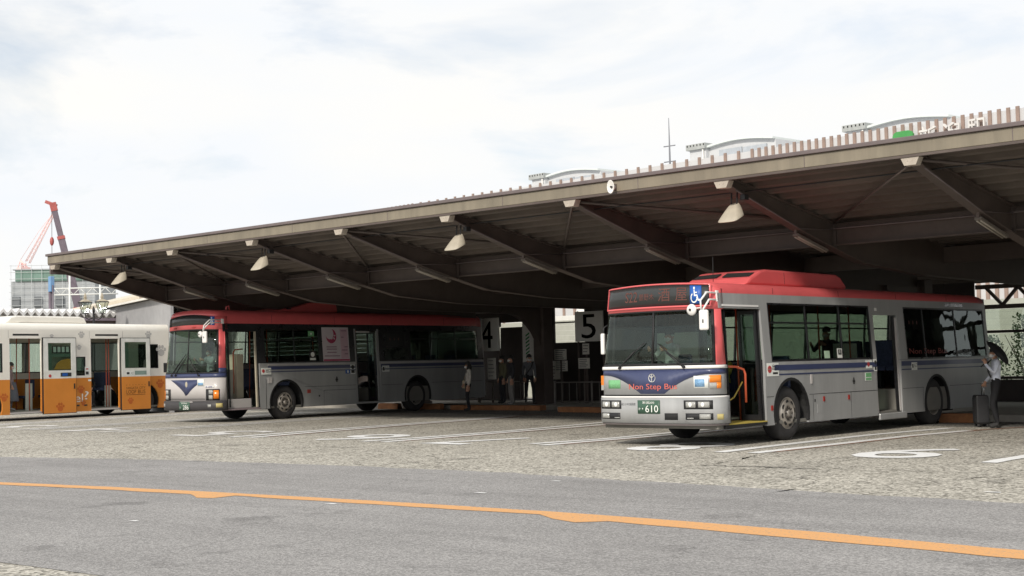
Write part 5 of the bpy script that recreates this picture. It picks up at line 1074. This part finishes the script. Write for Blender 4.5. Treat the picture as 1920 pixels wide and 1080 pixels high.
for y0, y1, z0, z1 in ((-7.75, -7.5, ZW, 2.68), (-7.5, -6.15, ZW, 1.58), (-7.5, -6.15, 2.52, 2.68), (-6.15, -5.88, ZW, 2.68), (-4.68, -3.3, ZW, 2.68), (-3.3, -2.9, ZW, 1.42), (-3.3, -2.9, 2.06, 2.68), (-2.9, -2.67, ZW, 2.68), (-1.48, -.62, ZW, 2.68), (-.62, .28, ZW, 1.62), (-.62, .28, 2.48, 2.68), (.28, 2.3, ZW, 2.68)): ob.srect('white_panel', O_WHITE, K+y0, K+y1, z0, z1, 0, .05)
window_row(ob, K-7.5, K-6.15, 1.58, 2.52, [], None, G_TINT); window_row(ob, K-3.3, K-2.9, 1.42, 2.06, [], None, G_TINT); window_row(ob, K-.62, K+.28, 1.62, 2.48, [], None, G_DARK)
for y0, y1 in ((-5.75, -4.76), (-2.47, -1.5)): ob.srect('air_slot', B_GASK, K+y0, K+y1, 2.775, 2.835, .004, .004, bevel=.015)
for y in (-5.92, -2.72, -1.3, .9, -.1): ob.srect('panel_joint', B_PRINT, K+y, K+y+.006, 2.69, 2.94, .001, .002)
def plug_door(y0, y1, wy0, wy1, wz0, wz1):
    e = empty('door', (0, 0, 0), 0, r); o = .11
    ob.srect('door_skin', O_OR, K+y0, K+y1, .185, 1.34, o, .04, parent=e)
    for a, b, c, d in ((y0, wy0, 1.34, 2.69), (wy1, y1, 1.34, 2.69), (wy0, wy1, wz1, 2.69), (wy0, wy1, 1.34, wz0)): ob.srect('door_frame', O_FR, K+a, K+b, c, d, o, .04, parent=e)
    ob.srect('door_glass', G_TINT, K+wy0, K+wy1, wz0, wz1, o-.015, .006, parent=e)
    for a, b, c, d in ((y0-.02, y0, .18, 2.71), (y1, y1+.02, .18, 2.71), (y0-.02, y1+.02, 2.691, 2.712), (y0-.02, y1+.02, .165, .183)): ob.srect('door_seal', B_GASK, K+a, K+b, c, d, o-.002, .05, parent=e)
    ob.srect('door_handle', B_GASK, K+y1-.10, K+y1-.05, .98, 1.16, o+.008, .01, parent=e)
    return e
d1 = plug_door(-4.66, -3.37, -4.48, -3.56, 1.61, 2.53); d2 = plug_door(-1.45, -.18, -1.30, -.34, 1.64, 2.56)
ob.srect('inner_panel', O_TEAL, K-4.46, K-4.32, 1.63, 2.52, .085, .004, parent=d1); ob.srect('inner_panel', O_TEAL, K-4.32, K-3.57, 2.06, 2.17, .085, .004, parent=d1); ob.srect('notice_panel', B_PRINT, K-4.30, K-3.6, 2.19, 2.42, .09, .004, parent=d1)
for k in range(4): ob.srect('notice_print', O_TEAL, K-4.26+k*.17, K-4.15+k*.17, 2.22, 2.40, .094, .003, parent=d1)
ob.spatch('ochre_print', O_AMB, [(K-4.25, 1.64), (K-3.57, 1.64), (K-3.57, 1.98), (K-3.7, 2.0), (K-3.95, 1.95), (K-4.12, 1.85)], .092, .003, parent=d1)
ob.srect('ticket_slot', B_PRINT, K-4.0, K-3.57, 1.40, 1.53, .114, .003, parent=d1); ob.srect('blue_print', B_ISA, K-3.93, K-3.72, 1.42, 1.51, .117, .003, parent=d1)
o_ = ob.spatch('no_entry_mark', B_PRED, [(K-4.42+.055*math.cos(i*.4), 1.43+.055*math.sin(i*.4)) for i in range(16)], .114, .003, parent=d1)
ob.srect('inner_panel', O_TEAL, K-1.28, K-1.12, 1.66, 2.54, .085, .004, parent=d2); ob.srect('entry_plate', B_PLW, K-1.27, K-.9, 1.38, 1.54, .114, .003, parent=d2); ob.stext('entry_print', '入口', B_PRINT, K-1.08, K-.93, 1.41, 1.51, .119, d2); ob.srect('teal_plate', mat('dull_teal', S(130, 150, 142), .5), K-.88, K-.36, 1.40, 1.54, .114, .003, parent=d2); ob.srect('entry_print', B_PRINT, K-1.24, K-1.12, 1.42, 1.50, .117, .002, parent=d2)
lt = mat('brown_lettering', S(120, 80, 34), .6); ob.stext('door_lettering', 'NIIGATA', lt, K-1.26, K-.74, .90, .98, .114, d2); ob.stext('door_lettering', 'CITY', lt, K-.69, K-.42, .90, .98, .114, d2); ob.stext('door_lettering', 'LOOP', lt, K-1.26, K-.83, .74, .87, .114, d2); ob.stext('door_lettering', 'BUS', lt, K-.75, K-.42, .74, .87, .114, d2); ob.srect('door_underline', lt, K-1.26, K-.42, .695, .71, .114, .003, parent=d2); tag(ob.stext('door_lettering', '・・・・・・・', lt, K-1.26, K-.42, 1.03, 1.06, .114, d2), kind='stuff')
def paw(y, z, sz, mt, off=.004, parent=None):
    e = parent or r
    for dy, dz, a, b in ((0, 0, .5, .42), (-.58, .38, .19, .22), (-.22, .68, .2, .24), (.22, .68, .2, .24), (.58, .38, .19, .22)):
        ob.spatch('paw_print', mt, [(K+y+sz*(dy+a*math.cos(i*math.pi/8)), z+sz*(dz+b*math.sin(i*math.pi/8))) for i in range(16)], off, .003, parent=e)
paw(-4.02, .33, .22, O_PAWO, .114, d1); paw(-3.1, .9, .2, O_PAWO); paw(-3.0, .45, .14, O_PAWO); paw(-1.08, .45, .17, O_PAWO, .114, d2); paw(.35, 1.0, .24, O_PAWO); paw(-3.05, 2.72+.05, .17, O_PAW); paw(-.15, 2.78, .19, O_PAW); paw(.42, 2.18, .3, O_PAW); paw(-3.15, 2.35, .13, O_PAW); paw(-6.1, .72, .2, O_PAWO); paw(-4.25, 2.74, .1, O_PAW)
ob.stext('script_lettering', 'el', mat('script_white', (.8, .78, .74), .5), K-3.34, K-3.02, .52, .80, .004); ob.stext('script_lettering', '?', MATS['script_white'], K-2.95, K-2.78, .60, .88, .004)
for y in (-3.3, -2.98): ob.srect('vent', B_PRINT, K+y, K+y+.14, .38, .43, .004, .004)
ob.srect('white_plate', B_PLW, K-2.93, K-2.74, 1.42, 1.72, .004, .004); ob.srect('plate_print', B_PRINT, K-2.9, K-2.78, 1.45, 1.55, .008, .003); ob.srect('plate_print', B_PRED, K-2.89, K-2.79, 1.62, 1.66, .008, .003); ob.srect('white_strip', B_PLW, K-2.8, K-2.68, 1.22, 1.28, .004, .004); ob.srect('dark_vent', B_PRINT, K+.52, K+.68, 1.46, 1.80, .004, .01)
for c, cz, rr_ in AO:
    a = MB(); pts = [(c+rr_*math.cos(t), cz+rr_*math.sin(t)) for t in [R(-15)+R(210)*i/18 for i in range(19)]]; a.prism(pts+[(c+(rr_+.03)*math.cos(t), cz+(rr_+.03)*math.sin(t)) for t in [R(-15)+R(210)*i/18 for i in range(18, -1, -1)]], lambda p, q, t: (t, p, q), -.7, -.055); a.build('wheel_arch', B_UNDER, r)
    wheel(r, -.08, c, .47, 1, c > 5); wheel(r, -2.32, c, .47, -1, c > 5)
ob.spatch('far_side_panel', O_OR, ob.skirt(.12, L_, ZB, ZW, AO), 0, .05, far=True); ob.srect('far_white_panel', O_WHITE, .12, L_, ZW, 1.55, 0, .05, far=True); ob.srect('far_cant_panel', O_WHITE, .12, L_, 2.6, 2.95, 0, .05, far=True); window_row(ob, .3, L_-.05, 1.55, 2.6, [1.6, 3.0, 4.4, 5.8, 7.2, 8.6], None, G_TINT, far=True)
bk = ob.mb(); bk.box(-2.4, 0, L_, L_+.05, .3, 3.0, (6, 1, 3)); bk.build('rear_panel', O_WHITE, r)
ac = ob.mb(); ac.prism([(K-5.75, 3.17), (K-5.5, 3.38), (K-5.3, 3.42), (K-2.75, 3.42), (K-2.55, 3.36), (K-2.45, 3.17)], lambda a, c, t: (t, a, c), -1.95, -.45); ac.build('air_conditioner', O_WHITE, r, .05); ob.srect('unit_shadow_gap', B_GASK, K-5.2, K-2.5, 3.172, 3.184, -.44, .01)
MB().box(-2.2, -.2, .5, L_-.3, .2, .24).build('underbody', B_UNDER, r)
ob.interior(.3, [(-2.0, K-3.9, .3, 0), (-2.0, K-3.0, .3, 0), (-.5, K-3.6, .3, 0), (-2.0, K-1.0, .5, 0), (-.9, K-1.55, .5, 0), (-2.0, K-5.2, .3, 0)], [(-.4, K-4.85), (-.4, K-1.6), (-1.9, K-4.3), (-.35, K-1.75)])
for y in (-5.88, -2.67): ob.srect('door_sill', B_LIGHT, K+y, K+y+1.2, .22, .27, .01, .3)
MB(ob.D).box(-.5, -.46, K-4.95, K-4.7, .3, 1.2).build('door_panel', B_INT, r); MB(ob.D).box(-.5, -.42, K-1.72, K-1.5, .3, 1.05).build('door_panel', B_INT, r)

# ------------------------------------------------------------------ people
def person(label, loc, rz, H=1.65, cols=None, pose=None, hair='short', mask=True, bulk=1., kids=None):
    c = dict(skin=S(190, 146, 122), top=(.6, .6, .6), bottom=(.03, .03, .035), shoe=(.03, .03, .03), hair=(.02, .018, .016), sleeve=None); c.update(cols or {})
    J = dict(pel=(0, 0, .93), spi=(0, .01, 1.10), che=(0, .015, 1.28), nek=(0, .005, 1.41), he1=(0, -.015, 1.49), he2=(0, -.01, 1.565), nose=(0, -.115, 1.50),
             shL=(.165, .02, 1.345), elL=(.20, .04, 1.09), wrL=(.20, -.03, .87), haL=(.20, -.055, .79), shR=(-.165, .02, 1.345), elR=(-.20, .04, 1.09), wrR=(-.20, -.03, .87), haR=(-.20, -.055, .79),
             hiL=(.09, 0, .88), knL=(.10, -.015, .48), anL=(.10, .03, .085), toL=(.115, -.14, .035), hiR=(-.09, 0, .88), knR=(-.10, -.015, .48), anR=(-.10, .03, .085), toR=(-.115, -.14, .035))
    J.update(pose or {}); k = H/1.65
    rad = dict(pel=.125, spi=.115, che=.125, nek=.052, he1=.078, he2=.082, nose=.014, hi=.092, kn=.062, an=.045, to=.042, sh=.068, el=.044, wr=.03, ha=.034)
    bones = [('pel', 'spi', 'top'), ('spi', 'che', 'top'), ('che', 'nek', 'top'), ('nek', 'he1', 'skin'), ('he1', 'he2', 'skin'), ('he1', 'nose', 'skin')]
    for s in 'LR': bones += [('che', 'sh'+s, 'top'), ('sh'+s, 'el'+s, 'top'), ('el'+s, 'wr'+s, c['sleeve'] or 'top'), ('wr'+s, 'ha'+s, 'skin'), ('pel', 'hi'+s, 'bottom'), ('hi'+s, 'kn'+s, 'bottom'), ('kn'+s, 'an'+s, 'bottom'), ('an'+s, 'to'+s, 'shoe')]
    V = []; idx = {}; rr = []; P = {n: Vector(p)*k for n, p in J.items()}
    for n, p in P.items(): idx[n] = len(V); V.append(p); q = rad.get(n, rad.get(n[:2], .05))*k; rr.append(q*(bulk if n in ('pel', 'spi', 'che') else 1))
    E = [(idx[a], idx[b]) for a, b, _ in bones]; segs = [(P[a], P[b], m) for a, b, m in bones]
    for s in 'LR':
        d = (P['ha'+s]-P['wr'+s]).normalized(); sd = d.cross(Vector((1, 0, 0))); sd = sd.normalized() if sd.length > .1 else Vector((0, 1, 0)); nrm = d.cross(sd)
        for f, (o_, l) in enumerate(((-.03, .05), (-.01, .062), (.01, .06), (.028, .048), (-.045, .02))):
            base = P['ha'+s]+sd*o_*k+d*.012*k; t1 = base+d*l*.55*k+nrm*.004; t2 = base+d*l*k*.95+nrm*.016*k
            if f == 4: base = P['ha'+s]+sd*-.03*k; t1 = base+sd*-.025*k+d*.015*k; t2 = t1+d*.028*k-sd*.006*k
            i0 = len(V); V += [t1, t2]; rr += [.0095*k, .008*k]; E += [(idx['ha'+s], i0), (i0, i0+1)]; segs.append((base, t2, 'skin'))
    me = bpy.data.meshes.new('p'); me.from_pydata([tuple(v) for v in V], E, []); o = bpy.data.objects.new('p', me); COL.objects.link(o)
    o.modifiers.new('sk', 'SKIN').use_smooth_shade = True
    for i, q in enumerate(me.skin_vertices[0].data):
        q.radius = (rr[i], rr[i]*(.8 if i in (idx['pel'], idx['spi'], idx['che']) else 1)); q.use_root = (i == idx['pel'])
    ss = o.modifiers.new('su', 'SUBSURF'); ss.levels = 2; ss.render_levels = 2
    bpy.context.view_layer.update(); dg = bpy.context.evaluated_depsgraph_get(); bme = bpy.data.meshes.new_from_object(o.evaluated_get(dg)); bpy.data.objects.remove(o)
    names = ['skin', 'top', 'bottom', 'shoe']; bme.materials.clear()
    for n in names: bme.materials.append(mat('cloth_%s_%.3f_%.3f_%.3f' % ((n,)+tuple(c[n])), tuple(c[n]), .85 if n != 'skin' else .55, var=.15, scale=14))
    for pl_ in bme.polygons:
        q = pl_.center
        def dist(s_):
            d = s_[1]-s_[0]; t = max(0, min(1, (q-s_[0]).dot(d)/max(1e-6, d.length_squared))); return (q-s_[0]-d*t).length
        best = min(segs, key=dist); pl_.material_index = names.index(best[2]); pl_.use_smooth = True
    root = empty('person', loc, rz); tag(root, label, 'person'); bme.name = 'body'; link(bpy.data.objects.new('body', bme), root)
    h = P['he2']; hm = mat('hair_%.3f' % c['hair'][0], c['hair'], .5, var=.3, scale=30); hb = MB(); hb.sphere((h.x, h.y+.018*k, h.z+.012*k), .09*k, .098*k, .1*k, 14, 8, -.25, 1.)
    if hair == 'long':
        for s in (-1, 1): hb.tube([(h.x+s*.075*k, h.y+.02, h.z), (h.x+s*.085*k, h.y-.01, h.z-.14*k), (h.x+s*.075*k, h.y-.05*k, h.z-.30*k)], [.035*k, .035*k, .012], 8)
        hb.tube([(h.x, h.y+.05, h.z), (h.x, h.y+.075, h.z-.12*k), (h.x, h.y+.07, h.z-.22*k)], [.08*k, .08*k, .05*k], 10)
    hb.build('hair', hm, root)
    if mask:
        m = MB(); n_ = P['he1']; m.sphere((n_.x, n_.y-.035*k, n_.z-.012*k), .068*k, .066*k, .052*k, 12, 6); m.v = [v for v in m.v]; m.build('face_mask', mat('mask_white', (.74, .74, .72), .8), root)
    ey = MB()
    for s in (-1, 1): ey.sphere((P['he1'].x+s*.03*k, P['he1'].y-.071*k, P['he1'].z+.045*k), .011*k, .008*k, .007*k, 8, 4)
    ey.build('eyes', M_BLACK, root)
    ea = MB()
    for s in (-1, 1): ea.sphere((P['he1'].x+s*.085*k, P['he1'].y+.012, P['he1'].z+.02*k), .012*k, .022*k, .03*k, 8, 5)
    ea.build('ears', B_SKIN, root)
    return root, P
def local(root, v): a = root.rotation_euler.z; return Vector((math.cos(a)*v.x-math.sin(a)*v.y, math.sin(a)*v.x+math.cos(a)*v.y, v.z))+Vector(root.location)

w1, P1 = person('woman in white blouse and dark trousers carrying bag behind left bus', (-31.45, 31.9, 0), R(-35), 1.58, dict(top=(.62, .58, .52), bottom=(.02, .02, .024)), dict(elR=(-.24, .06, 1.08), wrR=(-.2, -.1, .92), haR=(-.18, -.14, .86), knL=(.1, -.06, .48)), 'long')
w1.location.z = .0
bg_ = empty('shoulder_bag', w1.location, w1.rotation_euler.z); tag(bg_, 'pale cream shoulder bag at the side of the woman in white', 'bag'); MB().box(-.40, -.28, -.12, .14, .72, .98).build('bag_body', mat('bag_cream', S(190, 178, 150), .8), bg_, .03); MB().tube([(-.34, -.08, .97), (-.25, .0, 1.25), (-.1, .02, 1.40), (.02, .1, 1.3)], .012, 6).build('strap', mat('bag_cream', S(190, 178, 150)), bg_)
m1, P2 = person('man in dark open jacket and grey trousers with white mask', (-30.92, 33.35, .155), R(-30), 1.6, dict(top=(.035, .035, .04), bottom=(.22, .21, .2), shoe=(.2, .2, .2)), dict(toL=(.16, -.13, .035)))
m2, P3 = person('passenger in grey top with crossbody strap standing right of the man in dark jacket', (-31.02, 34.35, .155), R(50), 1.62, dict(top=(.16, .165, .18), bottom=(.02, .02, .024)), dict(knL=(.1, -.22, .5), anL=(.1, -.2, .09), toL=(.11, -.36, .035), knR=(-.1, .05, .47), anR=(-.1, .3, .16), toR=(-.1, .2, .05), nek=(0, -.03, 1.41), he1=(0, -.06, 1.49), he2=(0, -.055, 1.565), nose=(0, -.16, 1.5)))
sb = empty('crossbody_bag', m2.location, m2.rotation_euler.z); tag(sb, 'dark crossbody bag on the passenger in grey top', 'bag'); MB().tube([(.14, -.02, 1.40), (.05, -.14, 1.2), (-.12, -.13, .98), (-.18, .02, .9)], .014, 6).build('strap', M_BLACK, sb); MB().box(-.30, -.2, -.06, .16, .72, .95).build('bag_body', M_BLACK, sb, .02)
m3, P4 = person('passenger in olive top half hidden behind the man in dark jacket', (-32.2, 34.3, .155), R(-20), 1.6, dict(top=(.16, .15, .09), bottom=(.03, .03, .035)))
tv, P5 = person('traveller in pale blue shirt holding black umbrella and pulling suitcase', (-11.86, 26.9, .004), R(-55), 1.6, dict(top=(.70, .74, .84), bottom=(.007, .007, .009)), dict(elL=(.23, -.06, 1.12), wrL=(.10, -.20, 1.30), haL=(.07, -.2, 1.37), elR=(-.27, -.0, 1.1), wrR=(-.36, -.12, .95), haR=(-.38, -.15, .89), knL=(.1, -.1, .48), anL=(.1, -.0, .085), toL=(.115, -.17, .035)))
ts = empty('shoulder_strap', tv.location, tv.rotation_euler.z); tag(ts, 'black shoulder strap across the pale blue shirt', 'strap'); MB().tube([(-.10, .1, 1.36), (-.10, -.02, 1.39), (-.06, -.125, 1.28), (.02, -.135, 1.12), (.1, -.10, 1.0)], .018, 6).build('webbing', M_BLACK, ts)
um = empty('umbrella', local(tv, Vector((.07, -.17, 1.30))), tv.rotation_euler.z); tag(um, 'small black umbrella held tilted behind the traveller head', 'umbrella')
cp = MB(); n = 8; ax = Vector((.25, .62, .55)).normalized(); u0 = ax.orthogonal().normalized(); v0 = ax.cross(u0); top_ = ax*.40; ring = []
cp.v.append(tuple(top_))
for rr_, dz in ((.13, -.015), (.24, -.055), (.31, -.12)):
    for i in range(n*2): a = math.pi*i/n; q = rr_*(1 if i % 2 == 0 else .93); cp.v.append(tuple(top_+ax*dz+u0*q*math.cos(a)+v0*q*math.sin(a)))
for i in range(n*2): cp.face([0, 1+i, 1+(i+1) % (n*2)])
for k_ in range(2):
    for i in range(n*2): a = 1+k_*n*2; cp.face([a+i, a+n*2+i, a+n*2+(i+1) % (n*2), a+(i+1) % (n*2)])
co = cp.build('canopy', mat('umbrella_black', (.012, .012, .014), .7), um); md = co.modifiers.new('s', 'SOLIDIFY'); md.thickness = .004
MB().tube([ax*-.08, top_+ax*.04], .008, 6).build('shaft', M_CHROME, um); MB().tube([ax*-.14, ax*-.04], .014, 8).build('handle', M_BLACK, um)
for i in range(n): a = 2*math.pi*i/n; MB().tube([top_, top_+ax*-.12+u0*.31*math.cos(a)+v0*.31*math.sin(a)], .003, 4).build('rib', M_CHROME, um)
sp = local(tv, Vector((-.62, -.18, 0))); su = empty('suitcase', (sp.x, sp.y, .004), tv.rotation_euler.z); tag(su, 'black upright wheeled suitcase beside the traveller', 'suitcase')
M_CASE = mat('suitcase_black', (.02, .02, .022), .45, var=.2); cs = MB().box(-.2, .2, -.13, .13, .06, .64).build('shell', M_CASE, su, .04)
for i in range(5): MB().box(-.15+i*.07, -.13+i*.07, -.137, -.131, .12, .58).build('shell_rib', M_BLACK, cs)
for sx in (-.15, .15):
    for sy in (-.09, .09): MB().lathe([(0, -.015), (.028, -.015), (.028, .015), (0, .015)], (sx, sy, .03), 'x', 10).build('caster', M_RUBBER, su)
h_ = MB(); h_.tube([(.12, 0, .62), (.12, 0, .88), (.3, 0, .90)], .01, 6); h_.tube([(.12, .05, .62), (.12, .05, .88)], .01, 6); h_.build('pull_handle', M_CHROME, su)

SEAT = dict(pel=(0, .05, .55), spi=(0, .06, .75), che=(0, .05, .95), nek=(0, .03, 1.08), he1=(0, .0, 1.17), he2=(0, .005, 1.25), nose=(0, -.1, 1.18), hiL=(.1, .0, .52), knL=(.13, -.42, .54), anL=(.13, -.4, .14), toL=(.13, -.55, .08), hiR=(-.1, .0, .52), knR=(-.13, -.42, .54), anR=(-.13, -.4, .14), toR=(-.13, -.55, .08),
            shL=(.17, .05, 1.02), elL=(.24, -.12, .82), wrL=(.17, -.34, .95), haL=(.15, -.40, .98), shR=(-.17, .05, 1.02), elR=(-.24, -.12, .82), wrR=(-.17, -.34, .95), haR=(-.15, -.40, .98))
def seated(bus, x, y, z, label, cols, hair='short', H=1.65, rz=0, mask=True, pose=None):
    a = bus.root.rotation_euler.z; p = Vector(bus.root.location)+Vector((math.cos(a)*x-math.sin(a)*y, math.sin(a)*x+math.cos(a)*y, z)); q = dict(SEAT); q.update(pose or {})
    return person(label, p, a+rz, H, cols, q, hair, mask)
seated(rb, -1.74, .98, .72, 'bus driver in pale shirt and mask at wheel of right bus', dict(top=(.5, .52, .54), bottom=(.03, .03, .05)))
seated(lb, -1.74, .98, .85, 'bus driver in pale shirt leaning at wheel of left bus', dict(top=(.42, .46, .5), bottom=(.03, .03, .05)))
seated(rb, -2.1, 3.25, .37, 'seated passenger in yellow green top inside right bus', dict(top=(.42, .5, .1), bottom=(.05, .06, .12)))
seated(rb, -2.1, 7.4, .79, 'seated passenger in dark clothes by middle door of right bus', dict(top=(.03, .03, .03), bottom=(.03, .03, .03)))
seated(ob, -.85, K-2.15, .28, 'seated passenger in black with mask inside second door of orange bus', dict(top=(.02, .02, .022), bottom=(.02, .02, .024)), 'long', 1.6, R(60), pose=dict(elL=(.22, -.1, .82), wrL=(.1, -.3, .72), haL=(.08, -.34, .66)))
a = .13; p_ = Vector(ob.root.location)+Vector((math.cos(a)*-.55-math.sin(a)*(K-5.45), math.sin(a)*-.55+math.cos(a)*(K-5.45), .30))
person('woman in mauve top and long grey skirt boarding the orange bus', p_, R(150), 1.6, dict(top=(.26, .2, .2), bottom=(.11, .12, .14), shoe=(.3, .3, .3)), dict(hiL=(.1, 0, .88), knL=(.085, -.02, .5)), 'short', True)
sk = MB(); sk.lathe([(.15, .95), (.2, .7), (.25, .35), (.245, .32), (.12, .6)], (0, 0, 0), 'z', 20); skirt = sk.build('skirt', mat('skirt_grey', (.11, .12, .14), .9, var=.15), [o for o in COL.objects if o.get('label', '').startswith('woman in mauve')][0])
